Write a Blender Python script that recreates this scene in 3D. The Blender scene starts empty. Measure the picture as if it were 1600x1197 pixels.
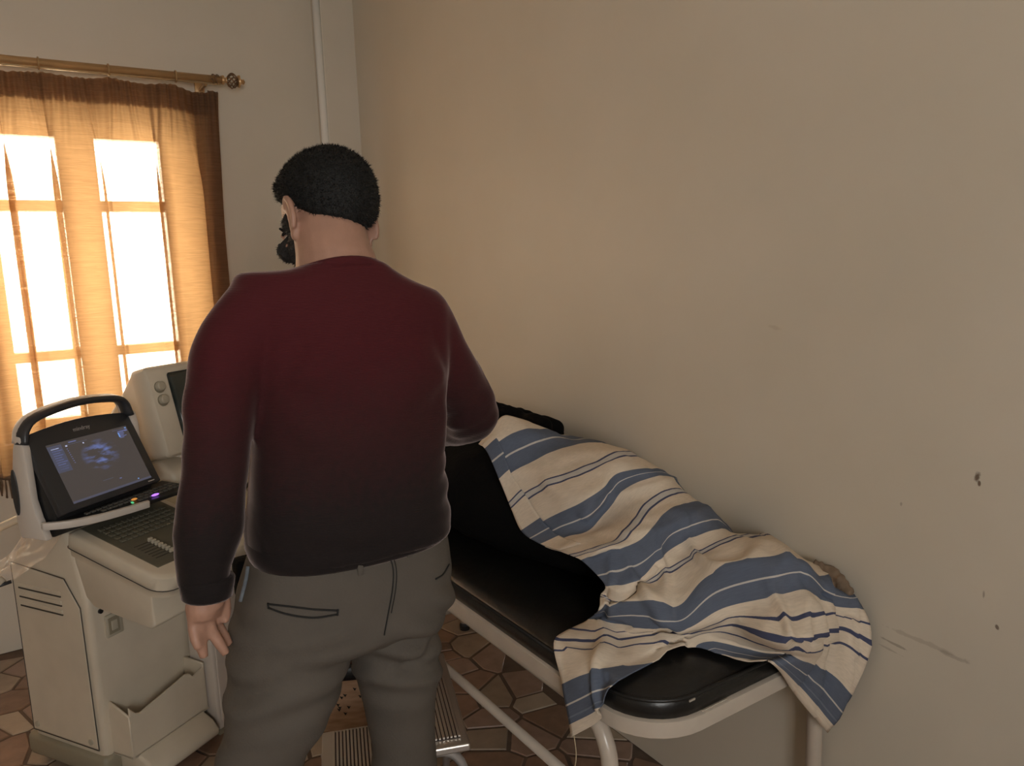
import bpy, bmesh, math, random
from mathutils import Vector, Matrix, noise
from mathutils.bvhtree import BVHTree
random.seed(7)
SC = bpy.context.scene
COL = SC.collection
PI = math.pi

# ------------------------------------------------------------------ camera, sky, light, exposure
F_PX, PITCH, ROLL, YAW, CAM_H = 1190.0, math.radians(9.0), math.radians(-2.0), math.radians(33.0), 1.5
_f = Vector((math.sin(YAW)*math.cos(PITCH), math.cos(YAW)*math.cos(PITCH), -math.sin(PITCH)))
_r0 = Vector((math.cos(YAW), -math.sin(YAW), 0)); _u0 = _r0.cross(_f)
_r = math.cos(ROLL)*_r0 + math.sin(ROLL)*_u0
_u = -math.sin(ROLL)*_r0 + math.cos(ROLL)*_u0
cam_d = bpy.data.cameras.new('camera'); cam = bpy.data.objects.new('camera', cam_d); COL.objects.link(cam)
cam_d.sensor_width = 36.0; cam_d.lens = F_PX/1600*36.0; cam_d.clip_start = .02
M = Matrix((( _r.x, _u.x, -_f.x, 0), (_r.y, _u.y, -_f.y, 0), (_r.z, _u.z, -_f.z, CAM_H), (0, 0, 0, 1)))
cam.matrix_world = M
SC.camera = cam
SC.view_settings.view_transform = 'Standard'; SC.view_settings.look = 'None'
SC.view_settings.gamma = 1.0; SC.view_settings.use_curve_mapping = False
SC.view_settings.exposure = 0.38

world = bpy.data.worlds.new('sky'); SC.world = world; world.use_nodes = True
bg = world.node_tree.nodes['Background']; bg.inputs[0].default_value = (1.0, .985, .955, 1); bg.inputs[1].default_value = 14.5
SC.cycles.use_denoising = True
SC.cycles.max_bounces = 10; SC.cycles.diffuse_bounces = 6; SC.cycles.transparent_max_bounces = 16
SC.cycles.sample_clamp_indirect = 6.0

def portal(loc, rot, sx, sy):                  # guides the sampling of the sky through an opening, gives off nothing itself
    d = bpy.data.lights.new('window_daylight', 'AREA'); d.shape = 'RECTANGLE'; d.size = sx; d.size_y = sy
    d.cycles.is_portal = True
    o = bpy.data.objects.new('window_daylight', d); o.location = loc; o.rotation_euler = rot; COL.objects.link(o)
portal((-.12, 3.80, 1.47), (-PI/2, 0, 0), 1.70, 1.32)
portal((-.5, -1.96, 1.62), (PI/2, 0, 0), 1.1, 1.15)

# ------------------------------------------------------------------ helpers
def px(x, y, X=None, Y=None, Z=None, D=None):   # a point of the place from where it is seen and one known coordinate
    d = _f + (x-800)/F_PX*_r - (y-598.5)/F_PX*_u
    if X is not None: t = X/d.x
    elif Y is not None: t = Y/d.y
    elif Z is not None: t = (Z-CAM_H)/d.z
    else: t = D/math.hypot(d.x, d.y)
    return Vector((0, 0, CAM_H)) + t*d
def pj(p):
    d = Vector(p)-Vector((0, 0, CAM_H)); z = d.dot(_f)
    return (800+F_PX*d.dot(_r)/z, 598.5-F_PX*d.dot(_u)/z, z)
def sm(a, b, x):
    t = max(0., min(1., (x-a)/(b-a))); return t*t*(3-2*t)
def lerp(a, b, t): return a+(b-a)*t
def interp(xs, ys, x):
    if x <= xs[0]: return ys[0]
    for i in range(len(xs)-1):
        if x <= xs[i+1]:
            return lerp(ys[i], ys[i+1], (x-xs[i])/(xs[i+1]-xs[i]))
    return ys[-1]

def mat(name, col, rough=.6, metal=0., noise_amt=.0, nscale=8., bump=.0, bscale=60., spec=.5, col2=None, detail=4, sheen=0., coat=0., stretch=(1, 1, 1)):
    m = bpy.data.materials.new(name); m.use_nodes = True
    nt = m.node_tree; b = nt.nodes['Principled BSDF']
    b.inputs['Base Color'].default_value = (*col, 1); b.inputs['Roughness'].default_value = rough
    b.inputs['Metallic'].default_value = metal; b.inputs['Specular IOR Level'].default_value = spec
    if sheen: b.inputs['Sheen Weight'].default_value = sheen; b.inputs['Sheen Roughness'].default_value = .4
    if coat: b.inputs['Coat Weight'].default_value = coat
    tc = nt.nodes.new('ShaderNodeTexCoord'); mp = nt.nodes.new('ShaderNodeMapping'); mp.inputs['Scale'].default_value = stretch
    nt.links.new(tc.outputs['Object'], mp.inputs[0])
    if noise_amt or col2:
        n = nt.nodes.new('ShaderNodeTexNoise'); n.inputs['Scale'].default_value = nscale; n.inputs['Detail'].default_value = detail
        nt.links.new(mp.outputs[0], n.inputs['Vector'])
        r = nt.nodes.new('ShaderNodeMapRange'); r.inputs[1].default_value = .3; r.inputs[2].default_value = .7
        nt.links.new(n.outputs['Fac'], r.inputs[0])
        mx = nt.nodes.new('ShaderNodeMix'); mx.data_type = 'RGBA'
        c2 = col2 or tuple(max(0, c*(1-noise_amt)) for c in col)
        mx.inputs[6].default_value = (*col, 1); mx.inputs[7].default_value = (*c2, 1)
        nt.links.new(r.outputs[0], mx.inputs[0]); nt.links.new(mx.outputs[2], b.inputs['Base Color'])
    if bump:
        n2 = nt.nodes.new('ShaderNodeTexNoise'); n2.inputs['Scale'].default_value = bscale; n2.inputs['Detail'].default_value = 3
        nt.links.new(mp.outputs[0], n2.inputs['Vector'])
        bp = nt.nodes.new('ShaderNodeBump'); bp.inputs['Strength'].default_value = bump; bp.inputs['Distance'].default_value = .01
        nt.links.new(n2.outputs['Fac'], bp.inputs['Height']); nt.links.new(bp.outputs[0], b.inputs['Normal'])
    return m
def emat(name, col, s):
    m = bpy.data.materials.new(name); m.use_nodes = True; b = m.node_tree.nodes['Principled BSDF']
    b.inputs['Base Color'].default_value = (*[c*.2 for c in col], 1)
    b.inputs['Emission Color'].default_value = (*col, 1); b.inputs['Emission Strength'].default_value = s
    return m

def link(name, me, m=None, parent=None, smooth=False):
    o = bpy.data.objects.new(name, me); COL.objects.link(o)
    if m is not None: me.materials.append(m)
    if parent is not None: o.parent = parent
    if smooth:
        for p in me.polygons: p.use_smooth = True
    return o
def tag(o, label=None, cat=None, group=None, kind=None):
    if label: o['label'] = label
    if cat: o['category'] = cat
    if group: o['group'] = group
    if kind: o['kind'] = kind
    return o
def empty(name, loc=(0, 0, 0), rz=0., **k):
    o = bpy.data.objects.new(name, None); COL.objects.link(o); o.location = loc; o.rotation_euler = (0, 0, rz)
    o.empty_display_size = .05
    return tag(o, **k)

class MB:
    """collects shapes as verts/faces and links them as one mesh object"""
    def __init__(s): s.v = []; s.f = []
    def add(s, v, f):
        n = len(s.v); s.v += [tuple(p) for p in v]; s.f += [tuple(i+n for i in q) for q in f]; return s
    def bm(s, b):
        b.verts.index_update(); return s.add([p.co for p in b.verts], [[p.index for p in f.verts] for f in b.faces])
    def box(s, x0, x1, y0, y1, z0, z1, bev=0., seg=2, mtx=None):
        b = bmesh.new(); bmesh.ops.create_cube(b, size=1)
        for p in b.verts: p.co = Vector((lerp(x0, x1, p.co.x+.5), lerp(y0, y1, p.co.y+.5), lerp(z0, z1, p.co.z+.5)))
        if bev: bmesh.ops.bevel(b, geom=b.edges[:], offset=bev, segments=seg, profile=.5, affect='EDGES', clamp_overlap=True)
        if mtx is not None: bmesh.ops.transform(b, matrix=mtx, verts=b.verts)
        s.bm(b); b.free(); return s
    def prism(s, poly, a0, a1, axis='x', bev=0., seg=2, mtx=None):
        """poly: 2-D outline, extruded along axis: x -> (y,z), y -> (x,z), z -> (x,y)"""
        b = bmesh.new()
        def P(q, a): return {'x': (a, q[0], q[1]), 'y': (q[0], a, q[1]), 'z': (q[0], q[1], a)}[axis]
        lo = [b.verts.new(P(q, a0)) for q in poly]; hi = [b.verts.new(P(q, a1)) for q in poly]
        n = len(poly); b.faces.new(lo); b.faces.new(hi[::-1])
        for i in range(n): b.faces.new((lo[i], hi[i], hi[(i+1) % n], lo[(i+1) % n]))
        bmesh.ops.recalc_face_normals(b, faces=b.faces)
        if bev: bmesh.ops.bevel(b, geom=b.edges[:], offset=bev, segments=seg, profile=.5, affect='EDGES', clamp_overlap=True)
        if mtx is not None: bmesh.ops.transform(b, matrix=mtx, verts=b.verts)
        s.bm(b); b.free(); return s
    def tube(s, pts, r, n=12, cap=True, squash=None):
        """round tube along a path; r a number or a list"""
        pts = [Vector(p) for p in pts]; rs = r if isinstance(r, (list, tuple)) else [r]*len(pts)
        v = []; f = []; prev = None
        for i, p in enumerate(pts):
            t = (pts[min(i+1, len(pts)-1)]-pts[max(i-1, 0)]).normalized()
            if prev is None:
                a = Vector((0, 0, 1)) if abs(t.z) < .9 else Vector((1, 0, 0)); x = t.cross(a).normalized()
            else: x = (prev-t*prev.dot(t)).normalized()
            prev = x; y = t.cross(x)
            for k in range(n):
                c, q = math.cos(2*PI*k/n), math.sin(2*PI*k/n)
                v.append(p+rs[i]*(x*c+y*q))
        for i in range(len(pts)-1):
            for k in range(n):
                f.append((i*n+k, i*n+(k+1) % n, (i+1)*n+(k+1) % n, (i+1)*n+k))
        if cap:
            f.append(tuple(range(n-1, -1, -1))); f.append(tuple((len(pts)-1)*n+k for k in range(n)))
        return s.add(v, f)
    def loft(s, rings, cap=True):
        n = len(rings[0]); v = [p for r in rings for p in r]; f = []
        for i in range(len(rings)-1):
            for k in range(n): f.append((i*n+k, i*n+(k+1) % n, (i+1)*n+(k+1) % n, (i+1)*n+k))
        if cap: f.append(tuple(range(n-1, -1, -1))); f.append(tuple((len(rings)-1)*n+k for k in range(n)))
        return s.add(v, f)
    def lathe(s, prof, n=20, c=(0, 0, 0), axis='z'):
        rings = []
        for r, h in prof:
            ring = []
            for k in range(n):
                a = 2*PI*k/n; x, y = r*math.cos(a), r*math.sin(a)
                ring.append({'z': (c[0]+x, c[1]+y, c[2]+h), 'x': (c[0]+h, c[1]+x, c[2]+y), 'y': (c[0]+x, c[1]+h, c[2]+y)}[axis])
            rings.append(ring)
        return s.loft(rings)
    def ball(s, c, r, n=12, m=8, mtx=None):
        rx, ry, rz = r if isinstance(r, (tuple, list)) else (r, r, r)
        v = []; f = []
        for i in range(m+1):
            th = PI*i/m
            for k in range(n):
                a = 2*PI*k/n
                p = Vector((rx*math.sin(th)*math.cos(a), ry*math.sin(th)*math.sin(a), rz*math.cos(th)))
                if mtx is not None: p = mtx @ p
                v.append(Vector(c)+p)
        for i in range(m):
            for k in range(n): f.append((i*n+k, (i+1)*n+k, (i+1)*n+(k+1) % n, i*n+(k+1) % n))
        return s.add(v, f)
    def mesh(s, name):
        me = bpy.data.meshes.new(name); me.from_pydata(s.v, [], s.f); me.validate()
        b = bmesh.new(); b.from_mesh(me); bmesh.ops.remove_doubles(b, verts=b.verts, dist=1e-6)
        bmesh.ops.recalc_face_normals(b, faces=b.faces); b.to_mesh(me); b.free(); return me
    def build(s, name, m, parent=None, smooth=False, angle=None):
        o = link(name, s.mesh(name), m, parent)
        if smooth or angle:
            for p in o.data.polygons: p.use_smooth = True
            if angle: o.data.set_sharp_from_angle(angle=math.radians(angle))
        return o

def fuse(name, mb, voxel, smooth_it=4, fac=.5):
    """one continuous surface from overlapping shapes"""
    me = bpy.data.meshes.new(name); me.from_pydata(mb.v, [], mb.f); me.validate()
    b = bmesh.new(); b.from_mesh(me); bmesh.ops.recalc_face_normals(b, faces=b.faces); b.to_mesh(me); b.free()
    o = bpy.data.objects.new(name, me); COL.objects.link(o)
    r = o.modifiers.new('r', 'REMESH'); r.mode = 'VOXEL'; r.voxel_size = voxel
    if smooth_it: k = o.modifiers.new('s', 'SMOOTH'); k.iterations = smooth_it; k.factor = fac
    bpy.context.view_layer.update()
    dg = bpy.context.evaluated_depsgraph_get()
    out = bpy.data.meshes.new_from_object(o.evaluated_get(dg)); out.name = name
    bpy.data.objects.remove(o); bpy.data.meshes.remove(me)
    for p in out.polygons: p.use_smooth = True
    return out
def displace(me, fn):
    n = [v.normal.copy() for v in me.vertices]
    for v, q in zip(me.vertices, n): v.co += q*fn(v.co, q)
    me.update()
def catmull(p, t):
    """p: list of Vectors, t in 0..len-1"""
    i = min(int(t), len(p)-2); u = t-i
    a = p[i-1] if i else p[0]*2-p[1]; b = p[i]; c = p[i+1]; d = p[i+2] if i+2 < len(p) else p[-1]*2-p[-2]
    return .5*((2*b)+(c-a)*u+(2*a-5*b+4*c-d)*u*u+(-a+3*b-3*c+d)*u**3)
def spline(pts, k=6):
    pts = [Vector(p) for p in pts]; return [catmull(pts, i/k) for i in range((len(pts)-1)*k+1)]

# ------------------------------------------------------------------ materials
def wall_material(name, marks=()):
    m = bpy.data.materials.new(name); m.use_nodes = True; nt = m.node_tree; b = nt.nodes['Principled BSDF']
    b.inputs['Roughness'].default_value = .42; b.inputs['Specular IOR Level'].default_value = .35
    geo = nt.nodes.new('ShaderNodeNewGeometry')
    n = nt.nodes.new('ShaderNodeTexNoise'); n.inputs['Scale'].default_value = 2.3; n.inputs['Detail'].default_value = 6
    nt.links.new(geo.outputs['Position'], n.inputs['Vector'])
    r = nt.nodes.new('ShaderNodeMapRange'); r.inputs[1].default_value = .35; r.inputs[2].default_value = .7; nt.links.new(n.outputs['Fac'], r.inputs[0])
    mx = nt.nodes.new('ShaderNodeMix'); mx.data_type = 'RGBA'
    mx.inputs[6].default_value = (.67, .62, .53, 1); mx.inputs[7].default_value = (.635, .585, .49, 1)
    nt.links.new(r.outputs[0], mx.inputs[0]); col = mx.outputs[2]
    n3 = nt.nodes.new('ShaderNodeTexNoise'); n3.inputs['Scale'].default_value = 45; n3.inputs['Detail'].default_value = 5; nt.links.new(geo.outputs['Position'], n3.inputs['Vector'])
    for (y, z, ry, rz, ang, colr, thr) in marks:      # chipped plaster and scuffs at fixed places of the wall
        mp = nt.nodes.new('ShaderNodeMapping'); mp.vector_type = 'TEXTURE'
        mp.inputs['Location'].default_value = (0, y, z); mp.inputs['Rotation'].default_value = (ang, 0, 0); mp.inputs['Scale'].default_value = (1e3, ry, rz)
        nt.links.new(geo.outputs['Position'], mp.inputs[0])
        ln = nt.nodes.new('ShaderNodeVectorMath'); ln.operation = 'LENGTH'; nt.links.new(mp.outputs[0], ln.inputs[0])
        ad = nt.nodes.new('ShaderNodeMath'); ad.operation = 'MULTIPLY_ADD'; ad.inputs[1].default_value = 2.2; nt.links.new(n3.outputs['Fac'], ad.inputs[0]); nt.links.new(ln.outputs['Value'], ad.inputs[2])
        mr = nt.nodes.new('ShaderNodeMapRange'); mr.inputs[1].default_value = 1.75; mr.inputs[2].default_value = 2.15; mr.inputs[3].default_value = thr; mr.inputs[4].default_value = 0
        nt.links.new(ad.outputs[0], mr.inputs[0])
        q = nt.nodes.new('ShaderNodeMix'); q.data_type = 'RGBA'; q.inputs[7].default_value = (*colr, 1)
        nt.links.new(mr.outputs[0], q.inputs[0]); nt.links.new(col, q.inputs[6]); col = q.outputs[2]
    nt.links.new(col, b.inputs['Base Color'])
    bp = nt.nodes.new('ShaderNodeBump'); bp.inputs['Strength'].default_value = .12; bp.inputs['Distance'].default_value = .02
    n2 = nt.nodes.new('ShaderNodeTexNoise'); n2.inputs['Scale'].default_value = 7; n2.inputs['Detail'].default_value = 4; nt.links.new(geo.outputs['Position'], n2.inputs['Vector'])
    nt.links.new(n2.outputs['Fac'], bp.inputs['Height']); nt.links.new(bp.outputs[0], b.inputs['Normal'])
    return m
def mk(x, y, ry, rz, ang, c, t=.9):
    p = px(x, y, X=1.47); return (p.y, p.z, ry, rz, ang, c, t)
BR = (.12, .075, .05)
marks = [mk(1526, 746, .007, .010, .3, BR), mk(1530, 755, .003, .006, 0, BR), mk(1558, 980, .004, .006, -.4, BR, .8), mk(1537, 930, .003, .009, 0, BR, .5), mk(1408, 788, .003, .005, 0, BR, .4),
         mk(1440, 1002, .085, .005, .03, (.30, .24, .18), .3), mk(1490, 1026, .03, .0045, .05, (.2, .15, .11), .32), mk(1395, 1005, .03, .003, .1, (.2, .15, .11), .5), mk(1390, 1015, .03, .002, .1, (.2, .15, .11), .3), mk(1210, 512, .02, .006, .2, (.4, .32, .24), .25)]
WALL = wall_material('wall_paint'); WALLR = wall_material('wall_paint_marked', marks)
CEIL = mat('ceiling_paint', (.70, .66, .60), .8, noise_amt=.06)
GROUT = mat('floor_grout', (.16, .11, .08), .8, noise_amt=.3, nscale=20)
STONES = [mat('stone_tan', (.38, .29, .21), .35, noise_amt=.25, nscale=18), mat('stone_pink', (.37, .25, .19), .35, noise_amt=.25, nscale=22),
          mat('stone_cream', (.50, .41, .31), .35, noise_amt=.2, nscale=15), mat('stone_brown', (.29, .18, .12), .35, noise_amt=.3, nscale=25), mat('stone_rust', (.34, .21, .145), .35, noise_amt=.3, nscale=20)]
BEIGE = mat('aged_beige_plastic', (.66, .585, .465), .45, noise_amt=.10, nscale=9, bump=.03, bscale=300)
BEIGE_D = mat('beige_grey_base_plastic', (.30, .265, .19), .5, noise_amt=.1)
SEAM = mat('dark_seam', (.06, .05, .04), .7)
KEYBED = mat('olive_grey_keyboard', (.13, .12, .085), .5, noise_amt=.15, nscale=30)
KEY = mat('cream_key_plastic', (.46, .42, .33), .4)
CRTGLASS = mat('dark_crt_glass', (.035, .045, .042), .12, spec=.6)
WHITEP = mat('white_plastic', (.66, .60, .54), .4, noise_amt=.05)
BLACKP = mat('black_plastic', (.014, .014, .015), .4)
GREYP = mat('charcoal_plastic', (.035, .035, .038), .35)
CLEAR = bpy.data.materials.new('clear_plastic_film'); CLEAR.use_nodes = True
def film(m, col, tr, rough):
    nt = m.node_tree; nt.nodes.clear(); o = nt.nodes.new('ShaderNodeOutputMaterial'); mx = nt.nodes.new('ShaderNodeMixShader')
    t = nt.nodes.new('ShaderNodeBsdfTransparent'); g = nt.nodes.new('ShaderNodeBsdfPrincipled'); g.inputs['Base Color'].default_value = (*col, 1); g.inputs['Roughness'].default_value = rough
    mx.inputs[0].default_value = 1-tr; nt.links.new(t.outputs[0], mx.inputs[1]); nt.links.new(g.outputs[0], mx.inputs[2]); nt.links.new(mx.outputs[0], o.inputs[0])
film(CLEAR, (.78, .72, .66), .74, .06)
GLASS = bpy.data.materials.new('window_glass'); GLASS.use_nodes = True; film(GLASS, (.9, .9, .9), .93, .03)
WOODF = mat('window_frame_paint', (.55, .47, .38), .5)
BRASS = mat('curtain_rod_gilt', (.62, .40, .20), .32, metal=.55, noise_amt=.15)
BRONZE = mat('finial_bronze', (.22, .13, .07), .4, metal=.6)
VINYL = mat('black_vinyl', (.012, .0115, .011), .34, noise_amt=.3, nscale=6, bump=.12, bscale=35, spec=.5)
VINYLD = mat('black_vinyl_side', (.010, .0098, .0095), .4, noise_amt=.2, bump=.1, bscale=80)
SCUFF = mat('scuff_white', (.45, .40, .34), .7)
ENAMEL = mat('white_enamel_metal', (.60, .53, .45), .28, noise_amt=.12, nscale=12, spec=.6)
ALU = mat('ribbed_aluminium', (.62, .58, .54), .3, metal=.85)
ALUD = mat('dark_groove', (.05, .035, .03), .7)
STEEL = mat('step_frame_metal', (.55, .52, .50), .4, metal=.5, noise_amt=.15, nscale=30)
SKIN = mat('skin', (.42, .235, .165), .5, noise_amt=.12, nscale=40, bump=.05, bscale=250)
HAIR = mat('black_hair', (.010, .0095, .009), .6, bump=.35, bscale=420, noise_amt=.3, nscale=80, spec=.3)
BEARD = mat('dark_beard', (.030, .027, .025), .7, bump=.5, bscale=300, noise_amt=.4, nscale=120, spec=.3)
BLACKC = mat('black_cloth', (.0045, .0043, .0045), .9, bump=.2, bscale=90, spec=.08)
SHOE = mat('black_leather', (.02, .018, .016), .4)
STITCH = mat('dark_stitch', (.012, .011, .010), .8)
DENIM = mat('pale_denim_lining', (.15, .17, .19), .8, noise_amt=.4, nscale=60)

def sweater_material():
    m = bpy.data.materials.new('ombre_knit'); m.use_nodes = True; nt = m.node_tree; b = nt.nodes['Principled BSDF']
    b.inputs['Roughness'].default_value = .9; b.inputs['Specular IOR Level'].default_value = .15
    b.inputs['Sheen Weight'].default_value = .3; b.inputs['Sheen Roughness'].default_value = .35; b.inputs['Sheen Tint'].default_value = (1, .8, .75, 1)
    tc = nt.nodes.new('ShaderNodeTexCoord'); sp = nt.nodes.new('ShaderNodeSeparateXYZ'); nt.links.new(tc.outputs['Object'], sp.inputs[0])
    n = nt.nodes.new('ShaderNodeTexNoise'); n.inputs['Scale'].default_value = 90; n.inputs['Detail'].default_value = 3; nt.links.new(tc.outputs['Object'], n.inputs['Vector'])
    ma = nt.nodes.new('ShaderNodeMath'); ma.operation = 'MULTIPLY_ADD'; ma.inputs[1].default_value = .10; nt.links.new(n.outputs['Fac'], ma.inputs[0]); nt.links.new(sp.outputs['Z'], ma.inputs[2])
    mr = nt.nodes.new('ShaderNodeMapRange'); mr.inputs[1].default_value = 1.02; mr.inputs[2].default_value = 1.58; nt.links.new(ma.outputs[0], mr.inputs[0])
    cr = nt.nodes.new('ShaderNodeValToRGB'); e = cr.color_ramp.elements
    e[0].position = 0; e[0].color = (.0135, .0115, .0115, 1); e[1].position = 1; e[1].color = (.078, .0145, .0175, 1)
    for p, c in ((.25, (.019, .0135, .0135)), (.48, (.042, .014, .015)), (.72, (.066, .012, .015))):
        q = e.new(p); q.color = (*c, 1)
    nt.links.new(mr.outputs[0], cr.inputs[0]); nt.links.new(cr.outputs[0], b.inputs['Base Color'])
    w = nt.nodes.new('ShaderNodeTexWave'); w.wave_type = 'BANDS'; w.bands_direction = 'Z'; w.inputs['Scale'].default_value = 130; w.inputs['Distortion'].default_value = 1.2
    nt.links.new(tc.outputs['Object'], w.inputs['Vector'])
    bp = nt.nodes.new('ShaderNodeBump'); bp.inputs['Strength'].default_value = .18; bp.inputs['Distance'].default_value = .003
    nt.links.new(w.outputs['Fac'], bp.inputs['Height']); nt.links.new(bp.outputs[0], b.inputs['Normal'])
    return m
SWEATER = sweater_material()
TROUSER = mat('taupe_twill', (.120, .104, .088), .85, noise_amt=.22, nscale=5, bump=.15, bscale=260, spec=.2)

def sheet_material():
    m = bpy.data.materials.new('striped_cotton'); m.use_nodes = True; nt = m.node_tree; b = nt.nodes['Principled BSDF']
    b.inputs['Roughness'].default_value = .85; b.inputs['Specular IOR Level'].default_value = .15
    uv = nt.nodes.new('ShaderNodeUVMap'); uv.uv_map = 'cloth'
    sp = nt.nodes.new('ShaderNodeSeparateXYZ'); nt.links.new(uv.outputs[0], sp.inputs[0])
    cr = nt.nodes.new('ShaderNodeValToRGB'); cr.color_ramp.interpolation = 'CONSTANT'
    CREAM, BLUE, PALE, NAVY = (.73, .63, .51), (.124, .147, .200), (.58, .55, .51), (.075, .085, .15)
    L = 1.24
    bands = [(0, CREAM), (.062, BLUE), (.105, PALE), (.1105, BLUE), (.155, CREAM), (.2315, NAVY), (.237, PALE), (.2495, NAVY), (.255, CREAM),
             (.325, BLUE), (.372, PALE), (.3775, BLUE), (.42, CREAM), (.492, NAVY), (.4975, PALE), (.510, NAVY), (.5155, CREAM)]
    bands2 = [(.58, BLUE), (.623, PALE), (.6285, BLUE), (.67, CREAM), (.732, NAVY), (.7375, PALE), (.750, NAVY), (.7555, CREAM), (.82, BLUE), (.873, PALE), (.8785, BLUE), (.93, CREAM),
              (.957, NAVY), (.9625, CREAM), (.9865, NAVY), (.995, CREAM), (1.020, NAVY), (1.0255, CREAM), (1.09, BLUE), (1.150, PALE), (1.1555, BLUE), (1.183, (.18, .21, .26)), (1.19, BLUE), (1.205, CREAM)]
    def ramp(bs):
        c = nt.nodes.new('ShaderNodeValToRGB'); c.color_ramp.interpolation = 'CONSTANT'; e = c.color_ramp.elements
        e[0].position = bs[0][0]/L; e[0].color = (*bs[0][1], 1); e[1].position = bs[1][0]/L; e[1].color = (*bs[1][1], 1)
        for p, col in bs[2:]:
            q = e.new(p/L); q.color = (*col, 1)
        nt.links.new(sp.outputs['X'], c.inputs[0]); return c
    a, c2 = ramp(bands), ramp(bands2)
    gt = nt.nodes.new('ShaderNodeMath'); gt.operation = 'GREATER_THAN'; gt.inputs[1].default_value = .55/L; nt.links.new(sp.outputs['X'], gt.inputs[0])
    mx = nt.nodes.new('ShaderNodeMix'); mx.data_type = 'RGBA'; nt.links.new(gt.outputs[0], mx.inputs[0]); nt.links.new(a.outputs[0], mx.inputs[6]); nt.links.new(c2.outputs[0], mx.inputs[7])
    # weave and streaks of the yarn
    mp = nt.nodes.new('ShaderNodeMapping'); mp.inputs['Scale'].default_value = (420, 30, 1); nt.links.new(uv.outputs[0], mp.inputs[0])
    n = nt.nodes.new('ShaderNodeTexNoise'); n.inputs['Scale'].default_value = 1; n.inputs['Detail'].default_value = 4; nt.links.new(mp.outputs[0], n.inputs['Vector'])
    mr = nt.nodes.new('ShaderNodeMapRange'); mr.inputs[3].default_value = .80; mr.inputs[4].default_value = 1.15; nt.links.new(n.outputs['Fac'], mr.inputs[0])
    mu = nt.nodes.new('ShaderNodeMix'); mu.data_type = 'RGBA'; mu.blend_type = 'MULTIPLY'; mu.inputs[0].default_value = 1
    nt.links.new(mx.outputs[2], mu.inputs[6]); nt.links.new(mr.outputs[0], mu.inputs[7]); nt.links.new(mu.outputs[2], b.inputs['Base Color'])
    n2 = nt.nodes.new('ShaderNodeTexNoise'); n2.inputs['Scale'].default_value = 28; n2.inputs['Detail'].default_value = 5; tc = nt.nodes.new('ShaderNodeTexCoord'); nt.links.new(tc.outputs['Object'], n2.inputs['Vector'])
    bp = nt.nodes.new('ShaderNodeBump'); bp.inputs['Strength'].default_value = .25; bp.inputs['Distance'].default_value = .01; nt.links.new(n2.outputs['Fac'], bp.inputs['Height']); nt.links.new(bp.outputs[0], b.inputs['Normal'])
    return m
SHEET = sheet_material()

def curtain_material(name, tr, trans, diff, k=.55):
    m = bpy.data.materials.new(name); m.use_nodes = True; nt = m.node_tree; nt.nodes.clear()
    o = nt.nodes.new('ShaderNodeOutputMaterial'); tc = nt.nodes.new('ShaderNodeTexCoord')
    mp = nt.nodes.new('ShaderNodeMapping'); mp.inputs['Scale'].default_value = (9, 9, 170); nt.links.new(tc.outputs['Object'], mp.inputs[0])
    n = nt.nodes.new('ShaderNodeTexNoise'); n.inputs['Scale'].default_value = 1; n.inputs['Detail'].default_value = 3; n.inputs['Distortion'].default_value = 1.0; nt.links.new(mp.outputs[0], n.inputs['Vector'])
    d = nt.nodes.new('ShaderNodeBsdfDiffuse'); d.inputs[0].default_value = (*diff, 1)
    t = nt.nodes.new('ShaderNodeBsdfTranslucent'); t.inputs[0].default_value = (*trans, 1)
    bp = nt.nodes.new('ShaderNodeBump'); bp.inputs['Strength'].default_value = .8; bp.inputs['Distance'].default_value = .004; nt.links.new(n.outputs['Fac'], bp.inputs['Height'])
    nt.links.new(bp.outputs[0], d.inputs['Normal']); nt.links.new(bp.outputs[0], t.inputs['Normal'])
    a = nt.nodes.new('ShaderNodeMixShader'); a.inputs[0].default_value = k; nt.links.new(d.outputs[0], a.inputs[1]); nt.links.new(t.outputs[0], a.inputs[2])
    tp = nt.nodes.new('ShaderNodeBsdfTransparent'); tp.inputs[0].default_value = (1, .88, .70, 1)
    mr = nt.nodes.new('ShaderNodeMapRange'); mr.inputs[1].default_value = .3; mr.inputs[2].default_value = .7; mr.inputs[3].default_value = tr*.45; mr.inputs[4].default_value = tr*1.55; nt.links.new(n.outputs['Fac'], mr.inputs[0])
    b = nt.nodes.new('ShaderNodeMixShader'); nt.links.new(mr.outputs[0], b.inputs[0]); nt.links.new(a.outputs[0], b.inputs[1]); nt.links.new(tp.outputs[0], b.inputs[2])
    nt.links.new(b.outputs[0], o.inputs[0]); return m
CURT = curtain_material('amber_curtain_cloth', .20, (.46, .245, .09), (.32, .20, .125))
HEADT = curtain_material('curtain_heading_cloth', .0, (.35, .19, .09), (.22, .14, .09), .35)
FRINGE = mat('brown_fringe', (.16, .10, .06), .8)

# ------------------------------------------------------------------ room shell
RX, BY, LX, FY, CZ = 1.47, 3.58, -2.4, -1.7, 2.95
WX0, WX1, WZ0, WZ1 = -.91, .67, .86, 2.10           # window opening
def struct(name, mb, m, parent=None, **k):
    o = mb.build(name, m, parent, **k)
    if parent is None: o['kind'] = 'structure'
    return o
T = .24
w = MB(); w.box(LX-T, WX0, BY, BY+T, 0, CZ); w.box(WX1, RX+T, BY, BY+T, 0, CZ); w.box(WX0, WX1, BY, BY+T, 0, WZ0); w.box(WX0, WX1, BY, BY+T, WZ1, CZ)
struct('wall_back', w, WALL)
struct('wall_right', MB().box(RX, RX+T, FY, BY, 0, CZ), WALLR)
struct('wall_left', MB().box(LX-T, LX, FY, BY, 0, CZ), WALL)
V0, V1, VZ0, VZ1 = -1.02, .02, 1.08, 2.16                # second window, in the wall behind the camera
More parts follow.
